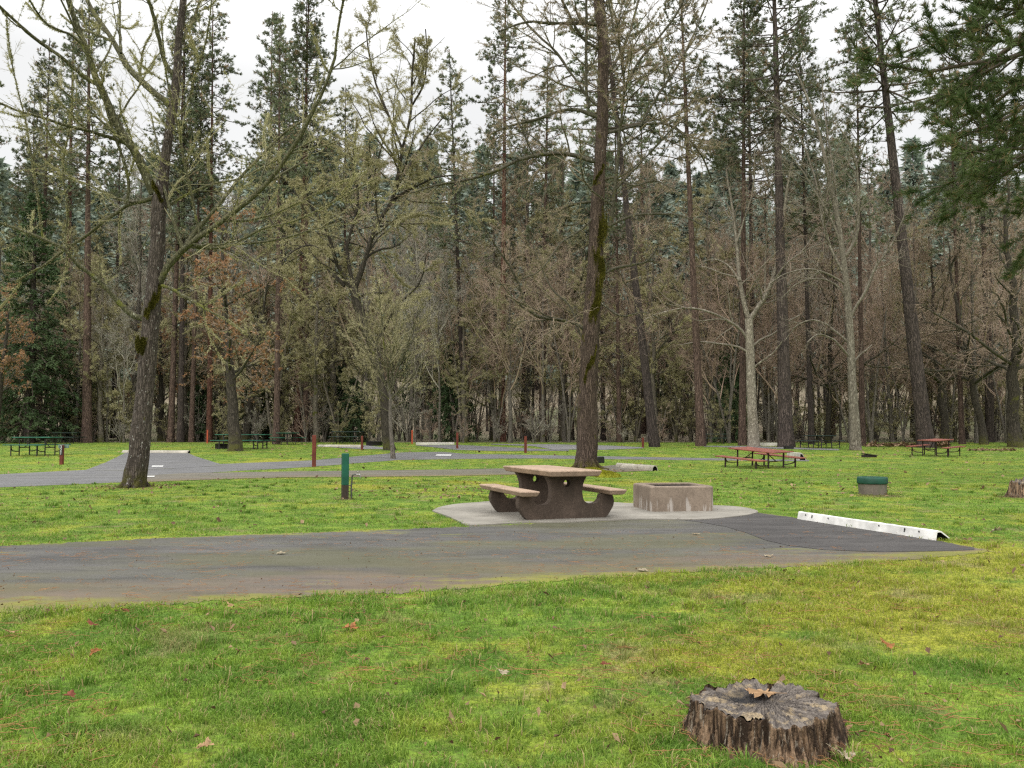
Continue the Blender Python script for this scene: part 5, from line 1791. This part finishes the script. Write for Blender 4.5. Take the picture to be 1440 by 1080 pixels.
used = set()
pA = gen_pine(1, 34, 0.44, 3.3, 125, nt=2150, mats=(M_BARK_PINE, M_TWIG_PINE, M_NEEDLE))
pB = gen_pine(2, 36, 0.50, 3.0, 115, nt=1800, mats=(M_BARK_PINERED, M_TWIG_PINE, M_NEEDLE))
pC = gen_pine(3, 31, 0.36, 2.8, 130, nt=1750, mats=(M_BARK_PINEDARK, M_TWIG_PINE, M_NEEDLE))
pD = gen_pine(4, 36, 0.40, 4.6, 160, nt=2600, mats=(M_BARK_PINEDARK, M_TWIG_PINE, M_NEEDLE), dead=22)
pE = gen_pine(5, 30, 0.38, 2.4, 110, nt=1350, mats=(M_BARK_PINE, M_TWIG_PINE, M_NEEDLE))
PG = "tall pines along the edge of the wood"
PINES = [
    (pB, 90, 620, 14, (89, 350), 1.0, "dark reddish pine trunk directly behind the long green table, left of the flaky barked pine"),
    (pA, 122, 622.5, 15, (116, 330), 1.0, "pine with pale flaky bark and flared foot leaning slightly left of the mossy maple"),
    (pA, 240, 622, 10.5, (243, 400), 1.02, "flaky pine trunk just beyond the parking spur, first right of the leaning mossy trunk"),
    (pC, 254, 622, 10.5, (252, 400), 1.0, "dark pine trunk closely beside the flaky one beyond the parking spur"),
    (pE, 269, 622, 8.5, (271, 420), 1.0, "slim grey pine trunk third in the row beyond the parking spur"),
    (pB, 294, 622, 9.5, (292, 420), 0.98, "pine trunk with the orange marker in front, fourth beyond the parking spur"),
    (pB, 374, 621, 9.5, (374, 400), 0.97, "straight dark reddish pine trunk over the end of the green table by the mossy trunk"),
    (pE, 389, 624.5, 10.5, (388, 420), 1.0, "grey-brown pine trunk standing between the two green tables left of the tallest post"),
    (pB, 418, 621.5, 11.5, (421, 380), 1.04, "dark red pine trunk, left one of the close pair near the tallest post"),
    (pA, 431, 621.5, 11, (428, 380), 1.02, "flaky barked pine trunk, right one of the close pair near the tallest post"),
    (pE, 484, 621, 8, (483, 430), 0.96, "reddish slim pine trunk behind the dark table with the log-like stop"),
    (pC, 605, 620, 7.5, (603, 480), 0.9, "dark slim trunk left of the thin white wheel stop, by the evergreen bush"),
    (pC, 654, 622, 10, (640, 300), 0.96, "grey pine leaning left behind the post at the spur road, its pointed top against sky"),
    (pE, 694, 620.5, 7.5, (694, 420), 0.95, "nearly black slim trunk touching the straight bright red-brown pine"),
    (pB, 706, 621.5, 11.5, (710, 100), 1.05, "straight bright red-brown pine whose crown rises alone left of the thick tree"),
    (pC, 735, 620.5, 7, (738, 450), 0.92, "slim dark trunk between the red-brown pine and the broad grey trunk"),
    (pE, 762, 621.5, 12.5, (765, 430), 1.0, "broad dull grey pine trunk half way between red-brown pine and thick mossy tree"),
    (pC, 849, 621, 7, (847, 470), 0.92, "slim dark trunk first to the right of the thick mossy tree"),
    (pE, 871, 622, 8, (870, 430), 0.96, "slim grey trunk second to the right of the thick mossy tree"),
    (pD, 920, 628.5, 15.5, (888, 330), 1.0, "dark pine leaning strongly left beyond the road, right of the thick mossy tree"),
    (pA, 986, 627.5, 14, (976, 330), 0.98, "brown pine with rough bark, next right of the strongly leaning dark pine"),
    (pA, 1044, 626.5, 12, (1049, 350), 1.0, "dark pine trunk tucked close behind the low forked plane tree"),
    (pD, 1105, 628.5, 22, (1102, 300), 1.0, "stout dark pine trunk between the two pale plane trees"),
    (pC, 1141, 624.5, 9, (1139, 450), 0.97, "dark blue-grey slim trunk over the dark green table's seat"),
    (pE, 1213, 627, 9.5, (1214, 480), 0.95, "dark slim trunk just right of the white trunked plane tree's foot"),
    (pD, 1302, 629, 24, (1252, 60), 1.05, "biggest dark pine, leaning left over the smaller red table"),
    (pE, 1353, 624.5, 9, (1352, 480), 0.95, "slim straight grey trunk right of the smaller red picnic table"),
    (pC, 1395, 622, 7, (1398, 480), 0.9, "thin dark trunk among the mossy hardwoods at the right"),
    (pC, 40, 620, 9, (36, 300), 1.0, "dark pine at far left whose trunk hides behind the drooping fir"),
]
for i, (pr, px, py, w, tt, hs, lab) in enumerate(PINES):
    place(pr, used, px, py, lab, w, tt, hs, i * 1.7, PG)
# crowns further back that break the skyline
BACK = [(pC, 395, 70, 1.05, 0.2), (pA, 55, 72, 0.98, 1.0), (pC, 160, 74, 0.9, 2.0), (pD, 1060, 70, 0.97, 4.0), (pA, 1170, 76, 0.88, 5.0), (pD, 1390, 66, 0.95, 0.7),
        (pA, 905, 78, 0.95, 2.4), (pA, -60, 66, 1.0, 3.3), (pD, 1500, 62, 1.0, 1.2), (pA, -170, 64, 1.0, 0.3), (pA, 1640, 66, 1.0, 2.2), (pE, 790, 82, 0.9, 1.9)]
for i, (pr, px, Y, hs, rz) in enumerate(BACK):
    o = copy_tree(pr, "tall green pine rising from within the wood behind the front row of trunks", ((px - 720) / F * Y, Y, float(hz(np.array((px - 720) / F * Y), np.array(float(Y)))) - 0.1), (0, 0, rz), (hs, hs, hs), "tall pines deeper in the wood")
    for ch_ in o.children:
        if ch_.name.startswith("trunk"):
            ch_.scale = (0.75, 0.75, 1)

# ---- the near pine whose boughs hang in at the upper right
np1 = gen_pine(31, 25, 0.36, 7.4, 165, 0.42, 31000, (M_BARK_PINEDARK, M_TWIG_PINE, M_NEEDLE_NEAR), (10, 0.24, 0.024), label="near pine with long drooping green needle boughs hanging in at the upper right", dead=6, sec=11, droop=8)
YN = 27.0
np1.location = ((1545 - 720) / F * YN, YN, 0.0)
np1.rotation_euler = (0, 0, 0.6)

# ------------------------------------------------------------------ firs
def gen_fir(seed, H=17.0, Lb=3.6, nb=190, nt=5200, mat=None, name="fir_tree", label="x", cs=0.04):
    rg = np.random.default_rng(seed)
    K = 14
    z = np.linspace(0, H, K)
    P = np.stack([0 * z, 0 * z, z], 1); P[0, 2] = -0.2
    root = thing(name, label, "tree")
    mb = MB(); trunk_mesh(mb, P, 0.018 * H * (1 - 0.95 * z / H) + 0.01, 10, 0.2, 0.5, 5, 0.03, seed)
    mb.build("trunk", M_BARK_PINEDARK, root)
    u = np.sort(rg.random(nb)) ** 0.85
    zz = (cs + (0.98 - cs) * u) * H
    L = Lb * (1 - u) ** 0.85 * (0.65 + 0.5 * rg.random(nb)) + 0.25
    az = np.arange(nb) * 2.4 + rg.random(nb)
    el = np.radians(-12 + 40 * u + 8 * rg.normal(size=nb))
    KB = 6
    B = np.empty((nb, KB, 3)); B[:, 0] = np.stack([0 * zz, 0 * zz, zz], 1)
    d = np.stack([np.cos(az) * np.cos(el), np.sin(az) * np.cos(el), np.sin(el)], 1)
    for k in range(1, KB):
        d = nrm(d + 0.06 * rg.normal(size=d.shape) + np.array([0, 0, -0.16]) + (np.array([0, 0, 0.2]) if k > 3 else 0))
        B[:, k] = B[:, k - 1] + d * (L / (KB - 1))[:, None]
    RB = np.maximum(0.016 * L[:, None] * (1 - 0.85 * np.linspace(0, 1, KB)), 0.005)
    A, RA = grow(B, RB, 9, (0.12, 1.0), (35, 65), (0.22, 0.42), 4, 0.08, -0.12, rg, 0.01, 0.004, side=(1, 1, 0.15))
    mb = MB(); tubes(mb, B, RB, 4); tubes(mb, A, RA, 3); mb.build("branches", M_TWIG_PINE, root)
    p1, d1 = along(A, int(nt * 0.8), rg, 0.1, 1.0)
    p2, d2 = along(B, int(nt * 0.2), rg, 0.3, 1.0)
    mb = MB(); spikes(mb, np.concatenate([p1, p2]), np.concatenate([d1, d2]), 6, 0.22, 0.075, 0.55, rg, 0, (0, 0, -0.2))
    mb.build("sprays", mat or M_FIR, root)
    return root


fA = gen_fir(61, 18.5, 4.2, 230, 7500)
fB = gen_fir(62, 7.0, 2.2, 120, 3000, cs=0.02)


def put(root, used, px, Y, label, hs=1.0, rz=0.0, group=None, sx=None):
    X = (px - 720) / F * Y
    z = float(gz(Y)) if Y < 66 else float(hz(np.array(X), np.array(float(Y)))) - 0.05
    o = copy_tree(root, label, (X, Y, z)) if id(root) in used else root
    used.add(id(root))
    o["label"] = label
    if group:
        o["group"] = group
    o.location = (X, Y, z)
    o.rotation_euler = (0, 0, rz)
    s_ = hs if sx is None else sx
    o.scale = (s_, s_, hs)
    return o


FIRS = [
    (fA, 42, 64, 1.0, "dark drooping fir reaching to the ground behind the long green picnic table", 1.15),
    (fA, -40, 66, 0.9, "dark drooping fir at the photo's left border behind the withered orange tree", 1.0),
    (fB, 497, 66, 0.72, "bushy young evergreen behind the dark table and log-like wheel stop", 1.0),
    (fB, 478, 69, 0.9, "taller young evergreen just left of and behind the bushy one", 0.9),
    (fB, 285, 68, 0.9, "young evergreen glimpsed between the trunks beyond the parking spur", 1.0),
    (fB, 355, 69, 0.95, "young evergreen in the gap behind the mossy trunk's green table", 0.9),
    (fB, 637, 68, 1.2, "light young evergreen left of the grey leaning pine's foot", 0.8),
    (fB, 1030, 65, 1.35, "slender dark evergreen with ragged drooping sprays left of the low forked plane tree", 0.55),
    (fB, 115, 69, 0.85, "young evergreen in shadow between the flaky pine and the dark reddish pine", 1.2),
    (fA, 945, 78, 0.85, "tall ragged evergreen seen between the leaning dark pine and the rough brown pine", 0.55),
    (fA, 590, 92, 1.05, "large blue-green fir filling the gap behind the forked lichen tree", 0.95),
    (fA, 620, 96, 0.95, "blue-green fir beside the largest one in the gap behind the lichen tree", 0.9),
]
for i, (pr, px, Y, hs, lab, sx_) in enumerate(FIRS):
    put(pr, used, px, Y, lab, hs, i * 1.1, None, hs * sx_)

# ------------------------------------------------------------------ bare hardwoods of the wood's edge
def gen_bare(seed, H, r0, n=(14, 8, 6, 4), clear=0.25, ang=(25, 60), trop=0.06, wig=0.12, mats=None, lichen=0, leaves=0, lsize=0.14, name="bare_tree", label="x", droop=0.0, tr=0.0100, ln1=(0.25, 0.45), stems=1, curve=0.5, lmat=None):
    rg = np.random.default_rng(seed)
    K = 16
    Ps, Rs = [], []
    for s in range(stems):
        z = np.linspace(0, 1, K)
        out_ = 0 if stems == 1 else 0.14 + 0.25 * rg.random()
        a_ = s * 2 * PI / max(stems, 1) + rg.random()
        h = H * (1 if stems == 1 else 0.7 + 0.35 * rg.random())
        dx = np.cumsum(rg.normal(size=(K, 2)), 0) * 0.012 * H * curve * 0.4
        dx -= dx[0]
        P = np.stack([dx[:, 0] + out_ * h * z * math.cos(a_) * (0.5 + 0.5 * z), dx[:, 1] + out_ * h * z * math.sin(a_) * (0.5 + 0.5 * z), h * z], 1)
        P[0, 2] = -0.2
        Ps.append(P); Rs.append(r0 / math.sqrt(stems) * (1 - 0.9 * z) + 0.01)
    P, R = np.array(Ps), np.array(Rs)
    root = thing(name, label, "tree")
    for P_, R_ in zip(P, R):
        mb = MB()
        trunk_mesh(mb, P_, R_, 10, 0.35, 0.4, 5, 0.08, seed)
        mb.build("trunk", mats[0], root)
    A, RA = grow(P, R, max(3, n[0] // stems), (clear, 1.0), ang, ln1, 9, wig, trop, rg, 0.02, 0.012)
    B, RB = grow(A, RA, n[1], (0.12, 1.0), (25, 65), (0.28, 0.55), 7, wig * 1.2, trop - droop * 0.3, rg, 0.013, 0.008)
    C, RC = grow(B, RB, n[2], (0.1, 1.0), (25, 65), (0.3, 0.6), 6, wig * 1.3, trop * 0.5 - droop, rg, 0.012, tr)
    D, RD = grow(C, RC, n[3], (0.1, 1.0), (25, 60), (0.35, 0.7), 4, wig * 1.4, trop * 0.3 - droop, rg, 0.012, tr * 0.75)
    na, nbr = len(A) // stems, len(B) // stems
    for q in range(stems):
        mb = MB(); tubes(mb, A[q * na:(q + 1) * na], RA[q * na:(q + 1) * na], 6); tubes(mb, B[q * nbr:(q + 1) * nbr], RB[q * nbr:(q + 1) * nbr], 4)
        mb.build("limbs", mats[1], root)
    mb = MB(); tubes(mb, C, RC, 3); tubes(mb, D, RD, 3); mb.build("twigs", mats[2], root)
    if lichen:
        mb = MB()
        p1, d1 = along(C, lichen, rg, 0, 1, 3.0); p2, d2 = along(B, lichen // 3, rg, 0, 1, 2.0)
        spikes(mb, np.concatenate([p1, p2]), np.concatenate([d1, d2]), 4, 0.14, 0.019, 0.9, rg, 0, (0, 0, -0.6))
        mb.build("lichen", lmat or M_LICHEN2, root)
    if leaves:
        mb = MB()
        p1, d1 = along(D, leaves, rg, 0.4, 1.0)
        spikes(mb, p1, d1, 2, lsize, lsize * 0.7, 1.0, rg, 0, (0, 0, -0.6))
        mb.build("withered_leaves", M_ORANGE, root)
    return root


BM = (M_BARK_GREY, M_TWIG_BROWN, M_TWIG_BROWN)
RM = (M_BARK_GREY, M_TWIG_RED, M_TWIG_RED)
OM = (M_BARK_MOSSY, M_BARK_LIMBDARK, M_TWIG_OLIVE)
GM = (M_BARK_GREY, M_TWIG_GREY, M_TWIG_GREY)
b1 = gen_bare(71, 16, 0.14, (18, 8, 6, 5), 0.22, mats=BM)
b2 = gen_bare(72, 14, 0.14, (15, 9, 6, 5), 0.15, (20, 50), 0.10, mats=RM, stems=3)
b3 = gen_bare(73, 15, 0.15, (16, 8, 6, 5), 0.22, (30, 70), 0.02, 0.14, mats=OM, lichen=7500, droop=0.05)
b4 = gen_bare(74, 13, 0.15, (16, 8, 6, 5), 0.2, (30, 65), 0.03, 0.15, mats=OM, lichen=7500, droop=0.10, stems=2)
b5 = gen_bare(75, 15, 0.11, (16, 8, 6, 5), 0.3, (25, 50), 0.08, mats=GM)
b6 = gen_bare(76, 10, 0.17, (14, 8, 6, 4), 0.25, (35, 75), 0.02, 0.14, mats=(M_BARK_DARKMOSS, M_BARK_LIMBDARK, M_TWIG_BROWN), leaves=1300, lsize=0.14)
b7 = gen_bare(77, 15, 0.30, (16, 8, 6, 5), 0.22, (35, 75), 0.03, 0.16, mats=(M_BARK_DARKMOSS, M_BARK_LIMBDARK, M_TWIG_BROWN), curve=1.5)
s1 = gen_bare(78, 4.2, 0.10, (20, 8, 6, 3), 0.05, (20, 55), 0.05, 0.12, mats=GM, stems=5, name="bush", tr=0.005)
s2 = gen_bare(79, 4.8, 0.10, (20, 8, 6, 3), 0.05, (20, 60), 0.03, 0.14, mats=OM, stems=5, lichen=1800, name="bush", tr=0.005)
s3 = gen_bare(80, 3.6, 0.08, (20, 8, 6, 3), 0.05, (20, 60), 0.03, 0.14, mats=RM, stems=6, name="bush", tr=0.005)
for s_ in (s1, s2, s3):
    s_["category"] = "bush"

# hardwoods with recognisable trunks
HW = [
    (b6, 331, 634, 19, (322, 500), 1.25, "mossy dark trunked tree with withered orange leaves in front of a green table", 0.34),
    (b7, 1164, 623, 8.5, (1166, 480), 0.9, "greenish hardwood trunk behind the dark green table's other seat", 0.6),
    (b7, 1327, 623, 12, (1318, 450), 1.0, "dark crooked hardwood trunk right behind the biggest leaning pine", 0.6),
    (b7, 1383, 625, 12, (1376, 560), 0.95, "hardwood whose trunk leans left and forks low, beside the slim grey trunk", 0.6),
    (b7, 1430, 628.5, 20, (1434, 480), 1.1, "stout lumpy mossy hardwood at the photo's right border on a leaf-strewn mound", 0.6),
    (b5, 150, 622, 3.6, (149, 480), 0.75, "thin pale sapling standing alone between the flaky pine and the leaning mossy trunk", 0.22),
    (b5, 458, 621, 3.4, (457, 490), 0.7, "thin pale sapling between the tallest post and the slim reddish pine", 0.22),
    (b6, -8, 626, 12, (0, 520), 0.95, "tree with withered orange leaves showing at the photo's left border", 0.34),
    (b7, 343, 622, 11, (360, 520), 0.9, "dark trunk slanting right behind the mossy trunked orange leaved tree", 0.6),
    (b3, 1290, 621, 9, (1297, 520), 1.0, "slender hardwood half hidden by the biggest leaning pine", 0.30),
    (b1, 1255, 622, 6, (1250, 500), 0.85, "thin hardwood in the drift of red leaves left of the biggest pine", 0.28),
]
for i, (pr, px, py, w, tt, hs, lab, nom) in enumerate(HW):
    place(pr, used, px, py, lab, w, tt, hs, 0.4 + i * 1.3, None, nom)

LAB = {
    id(b1): ("bare brown twiggy tree forming part of the thicket among the trunks", "bare brown trees in the thicket"),
    id(b2): ("bare reddish many-stemmed tree in the thicket among the trunks", "bare reddish trees in the thicket"),
    id(b3): ("bare tree bearded with olive lichen in the thicket among the trunks", "lichen bearded trees in the thicket"),
    id(b4): ("twin-stemmed drooping tree bearded with olive lichen in the thicket", "drooping lichen trees in the thicket"),
    id(b5): ("thin grey bare tree in the thicket among the trunks", "thin grey trees in the thicket"),
    id(b6): ("small tree holding withered orange leaves in the thicket", "withered orange leaved trees in the thicket"),
    id(s1): ("pale grey leafless bush at the foot of the wood", "grey bushes under the wood"),
    id(s2): ("olive lichened leafless bush at the foot of the wood", "olive bushes under the wood"),
    id(s3): ("reddish leafless bush at the foot of the wood", "reddish bushes under the wood"),
}
rt = np.random.default_rng(99)


def region(px):
    if px < 130:
        return [b1, b3, b5, b3]
    if px < 330:
        return [b1, b3, b6, b5, b4]
    if px < 470:
        return [b6, b3, b4, b1]
    if px < 720:
        return [b3, b4, b4, b1, b5]
    if px < 960:
        return [b1, b2, b3, b4, b1]
    if px < 1180:
        return [b2, b1, b2, b5, b3]
    return [b1, b2, b3, b1, b2]


for row, (Y, n, x0, x1, h0, h1) in enumerate(((64.5, 40, -140, 1580, 0.6, 1.08), (70, 38, -160, 1600, 0.8, 1.18), (77, 32, -200, 1640, 0.9, 1.2), (84, 20, -240, 1680, 0.9, 1.2), (96, 16, -240, 1680, 0.8, 1.1), (61.5, 10, 960, 1450, 0.85, 1.15), (62, 5, 640, 810, 0.8, 1.0), (67, 15, 150, 1010, 1.15, 1.5), (72, 9, 1000, 1460, 1.1, 1.4))):
    for i in range(n):
        if row >= 5:
            pass
        px = x0 + (i + 0.15 + 0.7 * rt.random()) * (x1 - x0) / n
        pool = region(px) if row < 5 else [b1, b2] if row < 7 else [b1, b5, b3, b2]
        pr = pool[int(rt.integers(len(pool)))]
        hs = h0 + (h1 - h0) * rt.random()
        if row == 0 and 560 < px < 900:
            hs *= 0.85
        lab, grp = LAB[id(pr)]
        put(pr, used, px, Y + 4 * rt.random(), lab, hs, rt.random() * 6.28, grp)
for row, (Y, n) in enumerate(((65.5, 56), (70, 48), (78, 36), (63.2, 46))):
    for i in range(n):
        px = -140 + (i + 0.1 + 0.8 * rt.random()) * 1720 / n
        pr = (s1, s2, s3, s2)[int(rt.integers(4))]
        if 560 < px < 800:
            pr = (s1, s3, s3)[int(rt.integers(3))]
        lab, grp = LAB[id(pr)]
        put(pr, used, px, Y + 4 * rt.random(), lab, (0.6 + 0.85 * rt.random()) * (0.55 if row == 3 else 1.0), rt.random() * 6.28, grp)

# ------------------------------------------------------------------ wooded hillside: conifers with haze painted into their spray colour
def gen_hillfir(seed, H):
    rg = np.random.default_rng(seed)
    mb = MB()
    P = np.array([[0, 0, -1.0], [0, 0, H * 0.5], [0, 0, H * 0.98]])
    tubes(mb, P, np.array([0.28, 0.16, 0.03]), 6, 1)
    nb = 230
    u = np.sort(rg.random(nb)) ** 0.9
    z = (0.10 + 0.89 * u) * H
    L = 0.19 * H * (1 - u) ** 0.85 * (0.6 + 0.6 * rg.random(nb)) + 0.25
    az = rg.random(nb) * 2 * PI
    d = nrm(np.stack([np.cos(az), np.sin(az), -0.25 + 0.55 * u], 1))
    for f in (0.15, 0.45, 0.75):
        p = np.stack([0 * z, 0 * z, z], 1) + d * (L * f)[:, None]
        spikes(mb, p, d, 4, 1.15, 0.42, 0.5, rg, 0, (0, 0, -0.25))
    return mb.mesh("fir_tree", [M_HILLFIR, M_BARK_PINEDARK])


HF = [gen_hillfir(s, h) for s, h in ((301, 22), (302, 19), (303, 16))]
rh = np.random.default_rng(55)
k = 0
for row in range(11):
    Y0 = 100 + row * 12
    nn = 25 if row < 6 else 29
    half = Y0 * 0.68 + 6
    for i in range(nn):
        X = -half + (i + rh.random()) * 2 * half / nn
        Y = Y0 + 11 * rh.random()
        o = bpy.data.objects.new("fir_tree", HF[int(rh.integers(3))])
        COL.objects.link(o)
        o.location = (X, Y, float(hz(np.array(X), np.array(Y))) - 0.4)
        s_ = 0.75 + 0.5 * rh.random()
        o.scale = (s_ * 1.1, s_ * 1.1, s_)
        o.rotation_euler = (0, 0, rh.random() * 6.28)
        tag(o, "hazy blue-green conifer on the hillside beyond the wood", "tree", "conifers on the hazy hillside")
        k += 1

# ================================================================== camera, sky, sun
cam_d = bpy.data.cameras.new("camera")
cam_d.sensor_width = 36.0
cam_d.lens = 36.0 * F / 1440.0
cam_d.clip_end = 3000
cam = bpy.data.objects.new("camera", cam_d)
COL.objects.link(cam)
cam.location = (0, 0, CAMZ)
cam.rotation_euler = (PI / 2 + PITCH, 0, 0)
scene.camera = cam

SUN_EL, SUN_AZ = math.radians(29), math.radians(203)      # behind the viewer, slightly left
sd_ = bpy.data.lights.new("sun", "SUN")
sd_.energy = 1.5
sd_.angle = math.radians(40)
sd_.color = (1.0, 0.965, 0.91)
sun = bpy.data.objects.new("sun", sd_)
COL.objects.link(sun)
dirv = Vector((math.sin(SUN_AZ) * math.cos(SUN_EL), math.cos(SUN_AZ) * math.cos(SUN_EL), math.sin(SUN_EL)))
sun.rotation_euler = dirv.to_track_quat("Z", "Y").to_euler()
sun.location = (0, 0, 60)

world = bpy.data.worlds.new("World")
scene.world = world
world.use_nodes = True
wn = world.node_tree
wn.nodes.clear()
wo = wn.nodes.new("ShaderNodeOutputWorld")
bg = wn.nodes.new("ShaderNodeBackground")
sky = wn.nodes.new("ShaderNodeTexSky")
sky.sky_type = "NISHITA"
sky.sun_disc = False
sky.sun_elevation = SUN_EL
sky.sun_rotation = SUN_AZ
bg.inputs["Strength"].default_value = 0.12
tc = wn.nodes.new("ShaderNodeTexCoord")
sx = wn.nodes.new("ShaderNodeSeparateXYZ")
wn.links.new(tc.outputs["Generated"], sx.inputs[0])
mr = wn.nodes.new("ShaderNodeMapRange")            # overcast: brighter towards the zenith
mr.inputs["From Min"].default_value = 0.36
mr.inputs["From Max"].default_value = 1.0
mr.inputs["To Min"].default_value = 8.15
mr.inputs["To Max"].default_value = 33.0
wn.links.new(sx.outputs[2], mr.inputs["Value"])
ns = wn.nodes.new("ShaderNodeTexNoise")
ns.inputs["Scale"].default_value = 2.6
ns.inputs["Detail"].default_value = 5
wn.links.new(tc.outputs["Generated"], ns.inputs["Vector"])
m1 = wn.nodes.new("ShaderNodeMapRange")
m1.inputs["To Min"].default_value = 0.9
m1.inputs["To Max"].default_value = 1.1
wn.links.new(ns.outputs["Fac"], m1.inputs["Value"])
mu = wn.nodes.new("ShaderNodeMath"); mu.operation = "MULTIPLY"
wn.links.new(mr.outputs[0], mu.inputs[0]); wn.links.new(m1.outputs[0], mu.inputs[1])
sc_ = wn.nodes.new("ShaderNodeVectorMath"); sc_.operation = "SCALE"
sc_.inputs[0].default_value = (1.0, 0.998, 0.985)
wn.links.new(mu.outputs[0], sc_.inputs["Scale"])
mx = wn.nodes.new("ShaderNodeMix"); mx.data_type = "RGBA"
mx.inputs[0].default_value = 0.92
wn.links.new(sky.outputs[0], mx.inputs[6]); wn.links.new(sc_.outputs[0], mx.inputs[7])
wn.links.new(mx.outputs[2], bg.inputs["Color"])
wn.links.new(bg.outputs[0], wo.inputs["Surface"])

scene.view_settings.view_transform = "Standard"
scene.view_settings.look = "None"
scene.view_settings.exposure = 0
scene.render.engine = "CYCLES"
cy = scene.cycles
cy.max_bounces = 7
cy.diffuse_bounces = 5
cy.glossy_bounces = 2
cy.transmission_bounces = 3
cy.caustics_reflective = False
cy.caustics_refractive = False
cy.use_denoising = False
cy.filter_width = 1.3 if hasattr(cy, "filter_width") else 1.5
